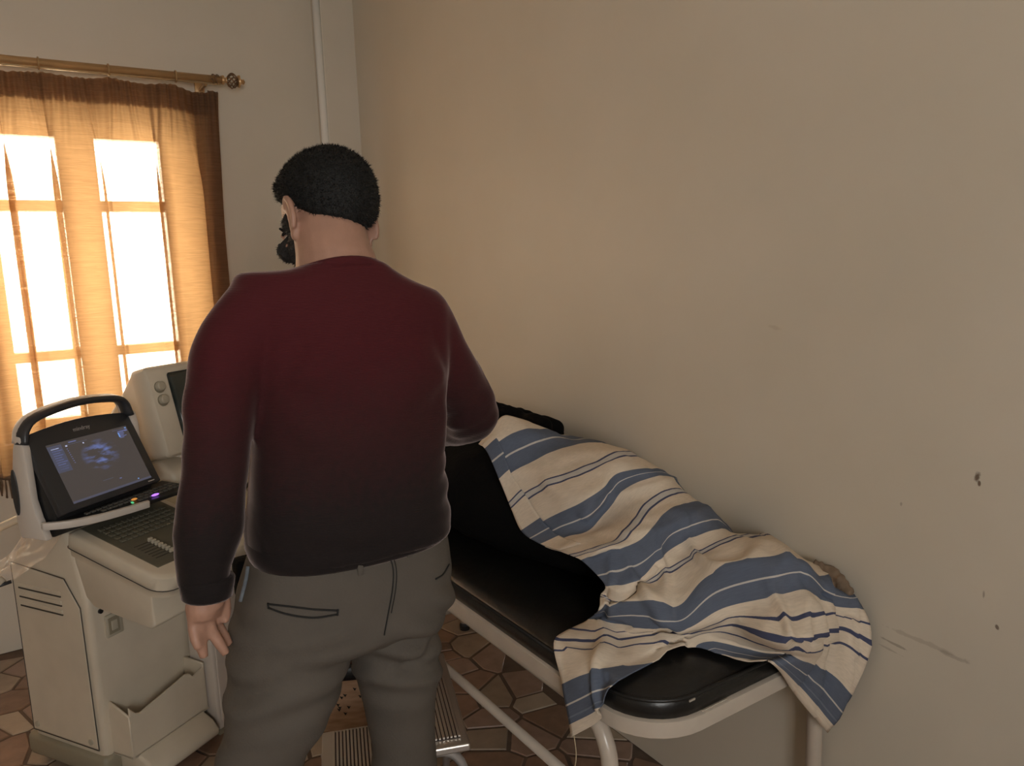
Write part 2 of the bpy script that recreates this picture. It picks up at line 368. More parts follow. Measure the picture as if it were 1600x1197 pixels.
w = MB(); w.box(LX-T, V0, FY-T, FY, 0, CZ); w.box(V1, RX+T, FY-T, FY, 0, CZ); w.box(V0, V1, FY-T, FY, 0, VZ0); w.box(V0, V1, FY-T, FY, VZ1, CZ)
struct('wall_front', w, WALL)
struct('ceiling', MB().box(LX-T, RX+T, FY-T, BY+T, CZ, CZ+.15), CEIL)
# boxed-in pipe in the corner between the two walls
struct('trim_1', MB().prism([(1.30, BY+.02), (1.30, 3.52), (1.305, 3.506), (1.32, 3.50), (RX+.02, 3.50), (RX+.02, BY+.02)], 0, CZ, 'z'), WALL)

floor = struct('floor', MB().box(LX-T, RX+T, FY-T, BY+T, -.12, -.004), GROUT)
def voronoi():
    sp = .145; pts = []
    nx = int((RX-LX)/sp)+1; ny = int((BY-FY)/sp)+1
    rr = random.Random(3)
    for i in range(nx):
        for j in range(ny):
            pts.append((LX+(i+.5+(.35 if j % 2 else 0))*sp+rr.uniform(-.085, .085), FY+(j+.5)*sp+rr.uniform(-.085, .085)))
    out = []
    for a, p in enumerate(pts):
        poly = [(max(LX, p[0]-.3), max(FY, p[1]-.3)), (min(RX, p[0]+.3), max(FY, p[1]-.3)), (min(RX, p[0]+.3), min(BY, p[1]+.3)), (max(LX, p[0]-.3), min(BY, p[1]+.3))]
        if not (LX < p[0] < RX and FY < p[1] < BY): continue
        for b, q in enumerate(pts):
            if a == b or abs(q[0]-p[0]) > .5 or abs(q[1]-p[1]) > .5: continue
            nx_, ny_ = q[0]-p[0], q[1]-p[1]; L = math.hypot(nx_, ny_); nx_ /= L; ny_ /= L
            c = ((p[0]+q[0])/2)*nx_+((p[1]+q[1])/2)*ny_-rr.uniform(.003, .008)
            new = []
            for i in range(len(poly)):
                A, B = poly[i], poly[(i+1) % len(poly)]; da = A[0]*nx_+A[1]*ny_-c; db = B[0]*nx_+B[1]*ny_-c
                if da <= 0: new.append(A)
                if da*db < 0: t = da/(da-db); new.append((A[0]+(B[0]-A[0])*t, A[1]+(B[1]-A[1])*t))
            poly = new
            if len(poly) < 3: break
        if len(poly) >= 3: out.append((p, poly))
    return out
rest = MB(); rt = random.Random(5); restm = []
ZONES = [(-30, 990, 110, 1230), (320, 1040, 620, 1230), (680, 950, 960, 1230), (930, 1090, 1080, 1230)]
ntile = 0
for p, poly in voronoi():
    c = sum(q[0] for q in poly)/len(poly), sum(q[1] for q in poly)/len(poly)
    k = rt.choice([0, 0, 1, 1, 2, 3, 3, 4]); h = rt.uniform(-.0008, .0008)
    top = [(c[0]+(q[0]-c[0])*.965, c[1]+(q[1]-c[1])*.965, h) for q in poly]; mid = [(q[0], q[1], h-.0025) for q in poly]; low = [(q[0], q[1], -.006) for q in poly]
    n = len(poly); v = low+mid+top
    f = [tuple(range(2*n, 3*n))]+[(i, (i+1) % n, n+(i+1) % n, n+i) for i in range(n)]+[(n+i, n+(i+1) % n, 2*n+(i+1) % n, 2*n+i) for i in range(n)]
    x, y, z = pj((p[0], p[1], 0))
    if z > .3 and ntile < 290 and any(a <= x <= b2 and t0 <= y <= t1 for a, t0, b2, t1 in ZONES):
        me = bpy.data.meshes.new('tile'); me.from_pydata(v, [], f); link('tile', me, STONES[k], floor); ntile += 1
    else:
        rest.add(v, f); restm += [k]*len(f)
me = bpy.data.meshes.new('tile_field'); me.from_pydata(rest.v, [], rest.f)
for m in STONES: me.materials.append(m)
me.polygons.foreach_set('material_index', restm)
o = link('tile_field', me, None, floor); o['kind'] = 'stuff'

struct('trim_2', MB().tube([(1.298, 3.508, .001), (1.298, 3.508, CZ)], .017, 16), mat('edge_highlight_white', (.88, .87, .83), .15, spec=.8), smooth=True)  # white tube added to give the box edge its bright highlight

# window with casements, transoms and panes
win = empty('window_1', (0, 0, 0)); win['kind'] = 'structure'
m_ = MB(); fy0, fy1 = BY+.03, BY+.09
m_.box(WX0, WX1, fy0, fy1, WZ1-.045, WZ1); m_.box(WX0, WX1, fy0, fy1, WZ0, WZ0+.045); m_.box(WX1-.04, WX1, fy0, fy1, WZ0, WZ1); m_.box(WX0, WX0+.04, fy0, fy1, WZ0, WZ1)
m_.build('window_frame', WOODF, win)
COLS = [(.357, .600), (-.010, .220), (-.377, -.147), (-.744, -.514)]; ROWS = [(1.808, 2.05), (1.208, 1.765), (.93, 1.168)]
edges = sorted([WX0+.04]+[v for c in COLS for v in c]+[WX1-.04])
for i in range(0, len(edges), 2):
    MB().box(edges[i], edges[i+1], fy0-.01, fy1, WZ0+.045, WZ1-.045, .004).build('mullion', WOODF, win)
for c0, c1 in COLS:
    for z0, z1 in [(WZ0+.045, .93), (1.168, 1.208), (1.765, 1.808)]:
        MB().box(c0, c1, fy0, fy1, z0, z1, .003).build('transom', WOODF, win)
    for z0, z1 in ROWS: MB().box(c0, c1, fy0+.025, fy0+.029, z0, z1).build('pane', GLASS, win)
MB().box(WX0-.03, WX1+.03, BY-.05, BY+.06, WZ0-.03, WZ0, .005).build('window_sill', WOODF, win)
win2 = empty('window_2', (0, 0, 0)); win2['kind'] = 'structure'
m_ = MB(); m_.box(V0, V1, FY-.10, FY-.04, VZ0, VZ0+.05); m_.box(V0, V1, FY-.10, FY-.04, VZ1-.05, VZ1)
for x in (V0, (V0+V1)/2-.025, V1-.05): m_.box(x, x+.05, FY-.10, FY-.04, VZ0, VZ1)
m_.build('window_frame', WOODF, win2)
for x0, x1 in ((V0+.05, (V0+V1)/2-.025), ((V0+V1)/2+.025, V1-.05)): MB().box(x0, x1, FY-.074, FY-.07, VZ0+.05, VZ1-.05).build('pane', GLASS, win2)

# ------------------------------------------------------------------ examination couch
BX0, BX1, BY0, BY1 = .885, 1.452, .945, 2.80
def rrect(x0, x1, y0, y1, r0, r1, n=8):
    """outline with the two near corners (y0) of radius r0 and the far ones r1"""
    out = []
    for cx, cy, a0, r in ((x0+r0, y0+r0, PI, r0), (x1-r0, y0+r0, 1.5*PI, r0), (x1-r1, y1-r1, 0, r1), (x0+r1, y1-r1, .5*PI, r1)):
        out += [(cx+r*math.cos(a0+.5*PI*k/n), cy+r*math.sin(a0+.5*PI*k/n)) for k in range(n+1)]
    return out
def ringloft(mb, spec, args):
    rings = []
    for off, z in spec:
        x0, x1, y0, y1, r0, r1 = args
        rings.append([(x, y, z) for x, y in rrect(x0+off, x1-off, y0+off, y1-off, max(.01, r0-off), max(.01, r1-off))])
    return mb.loft(rings)
couch = empty('examination_couch', (1.17, 1.87, 0), label='white enamelled examination couch with a black vinyl mattress against the wall', cat='couch')
def cb(mb, name, m, parent=couch, **k):
    o = mb.build(name, m, parent, **k)
    if parent is couch:
        o.data.transform(Matrix.Translation((-1.17, -1.87, 0)))
    return o
A = (BX0, BX1, BY0, BY1, .125, .06)
pad = cb(ringloft(MB(), [(.012, .628), (0, .634), (-.004, .655), (0, .672), (.008, .679), (.03, .687), (.09, .693), (.2, .696)], A), 'mattress', VINYL, smooth=True)
def off(mb): mb.v = [(x-1.17, y-1.87, z) for x, y, z in mb.v]; return mb
o_ = rrect(BX0-.003, BX1+.003, BY0-.003, BY1+.003, .128, .063)
off(MB().tube([(x, y, .676) for x, y in o_+o_[:1]], .0042, 8)).build('piping', VINYLD, pad, smooth=True)
for x, y, l in ((.886, 1.62, .06), (.886, 1.55, .04), (.886, 1.35, .03), (.886, 1.31, .015)):
    off(MB().box(x-.0065, x-.004, y, y+l, .6745, .6785)).build('scuff', SCUFF, pad)
for a, b_, z in ((1.02, 1.09, .634), (.985, 1.0, .668)):
    off(MB().box(a, b_, BY0-.0055, BY0-.0035, z, z+.004)).build('scuff', SCUFF, pad)
rim = MB(); A2 = (BX0-.008, BX1+.008, BY0-.010, BY1+.01, .135, .07)
ringloft(rim, [(.02, .600), (0, .602), (-.001, .618), (0, .634), (.006, .637), (.02, .636)], A2)
cb(rim, 'frame_rim', ENAMEL, angle=35)
for side, X in (('', .905), ('', 1.425)):
    y0, y1, zt, r = (1.08 if X < 1 else .975), 2.62, .588, .10
    pts = [(X, y0, .012), (X, y0, zt-r)] + [(X, y0+r-r*math.cos(a), zt-r+r*math.sin(a)) for a in [PI/2*k/8 for k in range(1, 9)]]
    pts += [(X, y1-r+r*math.sin(a), zt-r+r*math.cos(a)) for a in [PI/2*k/8 for k in range(0, 9)]] + [(X, y1, .012)]
    cb(MB().tube(pts, .0175, 14), 'leg_frame', ENAMEL, smooth=True)
    if X < 1: cb(MB().tube([(X+.03, y0, .345), (X+.03, y1, .345)], .0125, 12), 'stretcher', ENAMEL, smooth=True)
    for y in (y0, y1): cb(MB().lathe([(.021, 0), (.022, .02), (.018, .03)], 12, (X, y, 0)), 'rubber_foot', BLACKP)
for y, y2 in ((1.08, .975), (2.62, 2.62)): cb(MB().tube([(.905, y, .10), (1.425, y2, .10)], .0125, 12), 'stretcher', ENAMEL, smooth=True)

# ------------------------------------------------------------------ patient lying on the couch in black clothes
def ring_h(Y, xc, hw, zt, zb=.70, n=36, e=2.3, near=0.):
    """upright cross-section of a lying body: dome above the mattress"""
    out = []
    for k in range(n):
        a = 2*PI*k/n; c, s = math.cos(a), math.sin(a)
        x = xc+hw*abs(c)**(2/e)*(1 if c > 0 else -1); z = (zt+zb)/2+(zt-zb)/2*abs(s)**(2/e)*(1 if s > 0 else -1)
        out.append((x, Y, z))
    return out
patient = empty('person', (1.18, 2.2, .70), label='person lying on the couch in black clothes, legs under the striped sheet', cat='person')
def pb(name, me, m):
    me.transform(Matrix.Translation((-1.18, -2.2, -.70))); return link(name, me, m, patient, True)
g = MB()
rg = [(.99, 1.28, .08, .78), (1.1, 1.27, .10, .81), (1.25, 1.255, .125, .85), (1.4, 1.235, .155, .90), (1.6, 1.20, .21, .96), (1.8, 1.18, .245, 1.0), (2.0, 1.18, .25, 1.005), (2.2, 1.18, .24, .96), (2.4, 1.19, .215, .93), (2.52, 1.18, .19, .91), (2.58, 1.18, .10, .86)]
g.loft([ring_h(*q) for q in rg])
for sx, pts in ((1, [(1.36, 2.45, .84), (1.41, 2.25, .80), (1.40, 2.05, .82), (1.33, 1.95, .95)]), (-1, [(1.02, 2.47, .84), (.965, 2.3, .80), (.97, 2.12, .79), (1.02, 2.0, .86)])):
    g.tube(spline(pts, 5), [.055, .055, .053, .052, .051, .05, .05, .048, .047, .046, .045, .044, .043, .042, .041, .04], 12)
dress = fuse('dress', g, .014, 5)
displace(dress, lambda c, n: .010*noise.noise(Vector((c.x*9, c.y*5, c.z*9)))+.005*noise.noise(Vector((c.x*26, c.y*14, c.z*26))))
pb('black_dress', dress, BLACKC)
# folded-back edge of the black outer garment above the sheet
path = [px(740, 634, X=1.26), px(770, 636, X=1.27), px(788, 642, X=1.28), px(808, 650, X=1.29), px(832, 654, X=1.29), px(850, 665, X=1.295), px(866, 676, X=1.30)]
g = MB(); sp_ = spline(path, 6); n_ = len(sp_)
rr_ = [max(.008, .030*min(1, (n_-i)/6)*(.85+.12*math.sin(i*.5)+.05*math.sin(i*1.1))) for i in range(n_)]
g.tube([p+Vector((0, 0, -.006)) for p in sp_], rr_, 14)
g.tube([p+Vector((.05, .02, -.035)) for p in sp_], [r*1.5 for r in rr_], 14)
gm = fuse('black_garment_fold', g, .006, 3)
displace(gm, lambda c, n: .006*noise.noise(c*14)+.002*noise.noise(c*40))
pb('garment_fold', gm, BLACKC)
g = MB(); g.ball((1.18, 2.74, .83), (.078, .105, .092), 20, 14); g.ball((1.18, 2.68, .82), (.06, .07, .075), 16, 12); g.tube([(1.18, 2.5, .80), (1.18, 2.6, .81), (1.18, 2.7, .82)], [.06, .052, .055], 14)
g.ball((1.18, 2.715, .925), (.012, .02, .016)); g.ball((1.18, 2.675, .897), (.022, .01, .008))
for s in (-1, 1):
    g.ball((1.18+s*.03, 2.745, .908), (.013, .010, .009))
    hx = 1.33 if s > 0 else 1.02; hy = 1.95 if s > 0 else 2.0; hz = .95 if s > 0 else .86
    g.ball((hx-s*.01, hy-.06, hz+.005), (.036, .045, .016))
    for k in range(4): g.tube([(hx-s*.01+(k-1.5)*.018, hy-.09, hz+.006), (hx-s*.012+(k-1.5)*.02, hy-.125, hz+.006), (hx-s*.012+(k-1.5)*.021, hy-.155+abs(k-1.4)*.008, hz-.002)], [.0095, .0088, .0075], 8)
    g.tube([(hx-s*.03, hy-.045, hz), (hx-s*.058, hy-.075, hz), (hx-s*.062, hy-.10, hz)], [.012, .010, .008], 8)
g.loft([ring_h(y_, xc_, hw_-.03, zt_-.035, .73) for y_, xc_, hw_, zt_ in rg[:-1]])
for pts in ([(1.34, 2.44, .84), (1.41, 2.25, .80), (1.40, 2.05, .82), (1.33, 1.95, .95), (1.32, 1.90, .955)], [(1.04, 2.46, .84), (.965, 2.3, .80), (.97, 2.12, .79), (1.02, 2.0, .86), (1.03, 1.95, .865)]):
    g.tube(spline(pts, 5), [.036-.0006*i for i in range(21)], 10)
pb('body', fuse('patient_body', g, .005, 3), SKIN)
g = MB(); g.ball((1.18, 2.76, .825), (.092, .112, .096), 24, 16); g.ball((1.18, 2.60, .79), (.13, .09, .07), 20, 12)
sc_ = fuse('headscarf', g, .008, 6); pb('headscarf', sc_, BLACKC)
pil = MB(); pil.ball((0, 0, 0), (1, 1, 1), 32, 20)
pil.v = [(1.18+.24*math.copysign(abs(x)**.55, x), 2.70+.095*math.copysign(abs(y)**.6, y)+.0, .735+.036*math.copysign(abs(z)**.8, z)) for x, y, z in pil.v]
o = pil.build('pillow', BLACKC, None, smooth=True); tag(o, 'small flat black pillow under the head of the person lying on the couch', 'pillow')

# ------------------------------------------------------------------ striped sheet
def Pt(q):
    x, y, kind, val = q
    return px(x, y, **{kind: val})
def R(*a):
    return [Pt(q) for q in a]
def back(row, drop=(.03, .12, .24)):
    p = row[-1]; return row+[Vector((lerp(p.x, 1.45, .45), p.y+.03, p.z-drop[0])), Vector((1.435, p.y+.05, p.z-drop[1])), Vector((1.452, p.y+.06, p.z-drop[2]))]
def rowX(pts, xs): return [px(x, y, X=X) for (x, y), X in zip(pts, xs)]
XA = [1.00, 1.03, 1.07, 1.12, 1.18, 1.25]; XB = [.98, 1.0, 1.05, 1.11, 1.18, 1.26]
rows = [
 (0.00, back(rowX([(748, 694), (768, 672), (785, 652), (812, 655), (842, 668), (872, 680)], XA))),
 (0.062, back(rowX([(762, 706), (785, 688), (805, 677), (830, 671), (852, 672), (880, 681)], XA))),
 (0.155, back(rowX([(783, 755), (803, 737), (830, 722), (860, 708), (890, 698), (925, 693)], XA))),
 (0.245, back(rowX([(800, 795), (828, 770), (870, 750), (910, 735), (945, 718), (975, 710)], XA))),
 (0.325, back(rowX([(818, 832), (855, 808), (910, 782), (943, 760), (965, 738), (1010, 731)], XA))),
 (0.42, back(rowX([(850, 853), (885, 838), (918, 828), (945, 800), (978, 763), (1022, 744)], XA))),
 (0.505, back(rowX([(893, 868), (933, 856), (968, 845), (992, 815), (1012, 787), (1047, 766)], XB))),
 (0.58, back(rowX([(916, 882), (937, 872), (985, 862), (1022, 845), (1052, 812), (1088, 796)], XB))),
 (0.67, back(rowX([(945, 915), (975, 912), (1005, 900), (1032, 872), (1062, 848), (1115, 828)], XB))),
 (0.745, back(rowX([(938, 930), (970, 938), (1003, 915), (1040, 893), (1085, 870), (1142, 842)], XB), (.02, .05, .12))),
 (0.82, rowX([(935, 952), (960, 942), (1010, 938), (1060, 945), (1105, 896), (1190, 870), (1250, 869), (1283, 900), (1312, 922)], [.965, .985, 1.02, 1.07, 1.14, 1.22, 1.29, 1.37, 1.445])),
 (0.93, R((920, 968, 'Z', .715), (960, 974, 'Z', .735), (1010, 982, 'Z', .745), (1068, 984, 'X', 1.055), (1130, 950, 'X', 1.13), (1205, 932, 'X', 1.20), (1255, 923, 'X', 1.27), (1295, 945, 'X', 1.36), (1350, 952, 'X', 1.447))),
 (0.99, R((868, 998, 'Z', .703), (930, 998, 'Z', .712), (1010, 993, 'Z', .725), (1090, 987, 'Z', .74), (1140, 975, 'Z', .76), (1200, 990, 'Z', .785), (1262, 998, 'Z', .778), (1312, 980, 'X', 1.38), (1362, 1003, 'X', 1.447))),
 (1.09, R((880, 1066, 'X', .862), (925, 1048, 'Z', .694), (975, 1036, 'Z', .703), (1050, 1006, 'Z', .712), (1115, 996, 'Z', .722), (1190, 1012, 'Z', .715), (1250, 1018, 'Z', .722), (1302, 1050, 'X', 1.36), (1333, 1085, 'X', 1.43))),
 (1.24, R((893, 1152, 'X', .855), (938, 1122, 'X', .868), (958, 1068, 'Z', .698), (1068, 1014, 'Z', .703), (1120, 1020, 'Z', .703), (1163, 1032, 'Z', .703), (1206, 1036, 'Z', .705), (1242, 1085, 'Y', .925), (1291, 1143, 'X', 1.405))),
]
NS, NT = 130, 88
svals = [r[0] for r in rows]
SG = []
for j in range(NT+1):
    col = [catmull(r[1], j/NT*8) for r in rows]
    SG.append([catmull(col, i/NS*(len(rows)-1)) for i in range(NS+1)])
SOVER = {13: [1.09, 1.09, 1.09, 1.030, 1.055, 1.050, 1.055, 1.085, 1.09], 14: [1.24, 1.235, 1.15, 1.050, 1.20, 1.24, 1.22, 1.24, 1.24]}   # where the cloth is turned under, less of it shows
def srow(k, j):
    if k not in SOVER: return svals[k]
    q = j/NT*8; a = min(int(q), 7); return lerp(SOVER[k][a], SOVER[k][a+1], q-a)
def sval(i, j=0):
    t = i/NS*(len(rows)-1); k = min(int(t), len(rows)-2); return lerp(srow(k, j), srow(k+1, j), t-k)
def sheet_mesh(name, j0, j1, i0, i1, ds=0., inward=0., amp=1.):
    v = []; uv = []; f = []
    for j in range(j0, j1+1):
        for i in range(i0, i1+1):
            p = SG[j][i]; a = SG[min(j+1, NT)][i]-SG[max(j-1, 0)][i]; b = SG[j][min(i+1, NS)]-SG[j][max(i-1, 0)]
            n = a.cross(b); n = n.normalized() if n.length > 1e-9 else Vector((0, 0, 1))
            if n.z < 0: n = -n
            s = sval(i, j); t = j/NT
            # creases that run from the knees to the foot end, stronger where the cloth lies loose
            loose = sm(.45, .8, s)
            w1 = Vector((p.x*7, p.y*9, p.z*7)); k1 = p.x*.8-p.y*.6
            d = .012*(.3+.7*loose)*noise.noise(w1)+.004*noise.noise(w1*2.3)+.0015*noise.noise(w1*6)
            r_ = noise.noise(Vector((k1*13, (p.x*.6+p.y*.8)*3.2, p.z*5+9)))
            d += .016*loose*max(0, 1-abs(r_)*6)-.003
            d += .007*(1-loose)*max(0, 1-abs(noise.noise(Vector((p.z*9+p.y*4, p.y*3-p.x*2, 5.))))*8)
            edge = min(1, min(t, 1-t)*14)
            v.append(p+n*(d*amp*(.4+.6*edge)-inward)); uv.append(((s+ds)/1.24, t))
    w_ = i1-i0+1
    for j in range(j1-j0):
        for i in range(i1-i0): f.append((j*w_+i, j*w_+i+1, (j+1)*w_+i+1, (j+1)*w_+i))
    for k_, p in enumerate(v):           # the cloth never sinks into the mattress
        x, y, z = p
        if BX0-.006 < x < BX1+.02 and y > BY0-.006 and .6 < z < .7005:
            if x > BX0+.004 and y > BY0+.004: v[k_] = Vector((x, y, .7005))
        if p.x > 1.462: v[k_] = Vector((1.462, p.y, p.z))
    me = bpy.data.meshes.new(name); me.from_pydata(v, [], f)
    l = me.uv_layers.new(name='cloth')
    for q in me.polygons:
        q.use_smooth = True
        for li in q.loop_indices: l.data[li].uv = uv[me.loops[li].vertex_index]
    return me
sheet = link('bed_sheet', sheet_mesh('bed_sheet', 0, NT, 0, NS), SHEET)
tag(sheet, 'cream cotton sheet with blue stripes draped over the legs on the couch', 'sheet')
md = sheet.modifiers.new('thickness', 'SOLIDIFY'); md.thickness = .0018; md.offset = 0
fl = link('folded_hem', sheet_mesh('folded_hem', 0, 9, 4, 52, .012, -.004, .5), SHEET, sheet)
md = fl.modifiers.new('thickness', 'SOLIDIFY'); md.thickness = .0018; md.offset = 0
q0 = SG[1][NS]
MB().tube(spline([q0, q0+Vector((.004, 0, -.05)), q0+Vector((-.004, .004, -.12)), q0+Vector((.006, 0, -.2))], 5), .0012, 5).build('loose_thread', mat('thread', (.5, .42, .28), .8), sheet)
# crumpled brown cloth between the sheet and the wall
g = MB(); pts = spline([px(1270, 885, X=1.43), px(1292, 890, X=1.438), px(1310, 905, X=1.44), px(1326, 930, X=1.44)], 5)
g.tube(pts, [.010+.006*math.sin(i*1.7)**2 for i in range(len(pts))], 10); g.tube([p+Vector((-.005, .01, -.03)) for p in pts], .02, 10)
me = fuse('brown_cloth', g, .004, 2); displace(me, lambda c, n: .006*noise.noise(c*60))
tag(link('towel', me, mat('brown_cotton', (.24, .17, .115), .9, noise_amt=.3, nscale=60), None, True), 'crumpled brown cloth wedged between the striped sheet and the wall', 'cloth')

# ------------------------------------------------------------------ two-step foot stool
st = empty('step_stool', (.777, 1.428, 0), -math.radians(20), label='two-tread step stool with ribbed aluminium treads and bent tube frame', cat='stool')
def tread(x0, x1, y0, y1, z):
    t = MB().box(x0, x1, y0, y1, z-.022, z-.003, .004).build('tread', ALU, st)
    m1 = MB().box(x0+.03, x1-.018, y0+.03, y1-.012, z-.0035, z-.0015).build('groove_bed', ALUD, t)
    n = int((x1-x0-.048)/.0095); 
    me = MB().box(-.0032, .0032, y0+.03, y1-.012, z-.002, z+.0035, .0012, 1).mesh('rib')
    for k in range(n+1):
        o = link('rib', me, None if k else ALU, t); o.location.x = x0+.033+k*(x1-x0-.054)/n
tread(-.20, .0, 0, .44, .40); tread(-.355, -.165, .02, .46, .20)
def loopleg(y, m=STEEL):
    pts = [(-.012, y, 0.012), (-.012, y, .30)]+[(-.012-.06+.06*math.cos(a), y, .30+.07*math.sin(a)) for a in [PI/2*k/6 for k in range(1, 7)]]+[(-.13, y, .37), (-.19, y, .36)]
    MB().tube(pts, .011, 10).build('frame_tube', m, st, smooth=True)
    MB().tube([(-.10, y, .37), (-.10, y, .19), (-.10, y, .10)], .009, 10).build('frame_tube', m, st, smooth=True)
    MB().tube([(-.012, y, .10), (-.18, y, .10), (-.30, y, .10), (-.345, y, .09), (-.352, y, .012)], .009, 10).build('frame_tube', m, st, smooth=True)
    MB().tube([(-.345, y, .09), (-.352, y, .16), (-.33, y, .18), (-.25, y, .176)], .009, 10).build('frame_tube', m, st, smooth=True)
    for x in (-.012, -.352): MB().lathe([(.014, 0), (.014, .02), (.011, .025)], 10, (x, y, 0)).build('rubber_foot', BLACKP, st)
loopleg(.03); loopleg(.41)

# ------------------------------------------------------------------ waste bin with bag
wb = empty('waste_bin', (.79, 2.33, 0), math.radians(-25), label='small tan printed waste bin with a black bag, behind the stool', cat='bin')
PRINT = mat('tan_printed_plastic', (.62, .42, .29), .5, col2=(.42, .27, .17), nscale=14, stretch=(1, 1, 4))
def sq(h, z, r=.03):
    return [(x, y, z) for x, y in rrect(-h, h, -h, h, r, r, 4)]
MB().loft([sq(.085, 0), sq(.10, .20), sq(.104, .205), sq(.104, .215), sq(.096, .215), sq(.088, .02)]).build('bucket', PRINT, wb, angle=40)
rn = random.Random(2)
for k in range(14):
    x = rn.uniform(-.07, .07); z = rn.uniform(.03, .18); yy = -(.085+.015*z/.2)-.0012
    MB().prism([(x, z), (x+.006, z+.010), (x+.002, z+.008), (x-.006, z+.012)], yy-.001, yy+.002, 'y').build('printed_bird', STITCH, wb)
g = MB(); g.loft([sq(.107, .188), sq(.112, .20), sq(.110, .225), sq(.10, .235), sq(.088, .22), sq(.075, .12)])
lm = g.mesh('bag_liner'); displace(lm, lambda c, n: .006*noise.noise(c*45)); link('bag_liner', lm, BLACKP, wb, True)
tag(MB().box(-.05, .05, -.03, .03, 0, .10, .006).build('paper_packet', mat('brown_paper', (.16, .08, .055), .6)), 'dark brown carton sticking out of the black bag in the waste bin', 'carton')
o = bpy.data.objects['paper_packet']; o.location = (.79, 2.34, .19); o.rotation_euler = (.1, .05, -.35)
# ------------------------------------------------------------------ curtain, rod
cur = empty('curtain', (0, 3.44, .70), label='amber curtain glowing in front of the window, with gathered heading and fringe', cat='curtain')
CX0, CX1, CZT, CZB = -1.15, .842, 2.262, .755
def fold(x, z):
    t = (CZT-z)/(CZT-CZB)
    k = sm(0, .25, t)
    xs = x-.03*t*math.sin(x*5)            # folds drift a little as they fall
    big = .030*math.sin(xs*2*PI/.165+1.1*math.sin(xs*6.1))+.012*math.sin(xs*2*PI/.093+2+t*1.5)
    fine = .009*math.sin(x*2*PI/.026+1.5*math.sin(x*40))*(1-k)+.005*math.sin(x*2*PI/.045+2*math.sin(x*13))*(1-.6*k)
    return (big*(.25+.75*k)+fine)*(.75+.35*t)+.004*noise.noise(Vector((x*8, z*5, 3)))+.075*sm(.60, .76, x)
def right_edge(z): return CX1-.028*math.sin(min(1, (CZT-z)/.75)*PI*.5)
def curtain_mesh(name, z0, z1, nz, nx=520, dy=0.):
    v = []; f = []
    for j in range(nz+1):
        z = lerp(z0, z1, j/nz)
        for i in range(nx+1):
            x = lerp(CX0, right_edge(z), i/nx)
            zz = z
            if z > CZT-.02: zz = z-.010*abs(math.sin((x-.19)*PI/.232))*(z-(CZT-.02))/.02
            tt = sm(.02, .3, (CZT-z)/(CZT-CZB))   # the folds lean over and overlap
            xo = x+tt*(.034*math.sin(x*2*PI/.165+1.1*math.sin(x*6.1)+.9)+.008*math.sin(x*2*PI/.075))*min(1, (right_edge(z)-x)/.06)
            v.append((xo, fold(x, z)+dy, zz-.70))
    for j in range(nz):
        for i in range(nx): f.append((j*(nx+1)+i, j*(nx+1)+i+1, (j+1)*(nx+1)+i+1, (j+1)*(nx+1)+i))
    me = bpy.data.meshes.new(name); me.from_pydata(v, [], f)
    return me
link('drape', curtain_mesh('drape', CZB, CZT, 120), CURT, cur, True)
link('heading_tape', curtain_mesh('heading_tape', CZT-.105, CZT-.003, 10, 520, .006), HEADT, cur, True)
# turned side hem, a second layer of cloth
v = []; f = []
for j in range(61):
    z = lerp(CZB, CZT, j/60); xe = right_edge(z)
    for i in range(7):
        x = xe-.045*i/6; v.append((x, fold(x, z)+.005, z-.70))
for j in range(60):
    for i in range(6): f.append((j*7+i, j*7+i+1, (j+1)*7+i+1, (j+1)*7+i))
me = bpy.data.meshes.new('side_hem'); me.from_pydata(v, [], f); link('side_hem', me, HEADT, cur, True)
g = MB(); n = 240
pts = [(lerp(CX0, right_edge(CZB), i/n), fold(lerp(CX0, right_edge(CZB), i/n), CZB)-.003, CZB-.70) for i in range(n+1)]
g.tube(pts, .011, 6)
g.build('braid', FRINGE, cur, smooth=True)
g = MB(); rn = random.Random(4)
for i in range(0, 150):
    x = lerp(CX0, right_edge(CZB), (i+.5)/150); y = fold(x, CZB)-.003
    for k in range(3):
        a = (x+rn.uniform(-.004, .004), y, CZB-.705); L = rn.uniform(.055, .08)
        g.tube([a, (a[0]+rn.uniform(-.004, .004), y+rn.uniform(-.004, .004), a[2]-L*.5), (a[0]+rn.uniform(-.006, .006), y+rn.uniform(-.006, .006), a[2]-L)], [.0016, .0022, .0028], 4)
fr = g.build('fringe', FRINGE, cur); fr['kind'] = 'stuff'
ring_me = MB().tube([(0, .021*math.cos(a), .021*math.sin(a)) for a in [2*PI*k/16 for k in range(17)]], .0032, 6).mesh('curtain_ring')
for k, x in enumerate((.188, .420, .663, -.05, -.28, -.52, -.75, -.98)):
    o = link('curtain_ring', ring_me, None if k else BRASS, cur, True); o.location = (x, 0, 2.290-.70)
rod = empty('curtain_rod', (0, 3.44, 2.293), label='gilt curtain rod above the window, its end a wire cage finial', cat='rod')
MB().tube([(-1.2, 0, 0), (.845, 0, 0)], .0155, 16).build('pole', BRASS, rod, smooth=True)
MB().tube([(-1.2, -.002, -.0175), (.835, -.002, -.0175)], .005, 8).build('track', mat('pale_gilt', (.75, .55, .32), .25, metal=.6), rod, smooth=True)
fin = MB().lathe([(.004, 0), (.018, .004), (.019, .012), (.010, .018), (.012, .024)], 16, (.838, 0, 0), 'x').build('finial', BRASS, rod, angle=40)
for k in range(8):
    a0 = 2*PI*k/8
    MB().tube([(.862+.046*t, .026*math.sin(PI*t)**.7*math.cos(a0+2.2*t)+.004*math.cos(a0+2.2*t), .026*math.sin(PI*t)**.7*math.sin(a0+2.2*t)+.004*math.sin(a0+2.2*t)) for t in [q/12 for q in range(13)]], .0028, 6).build('cage_wire', BRONZE, fin, smooth=True)
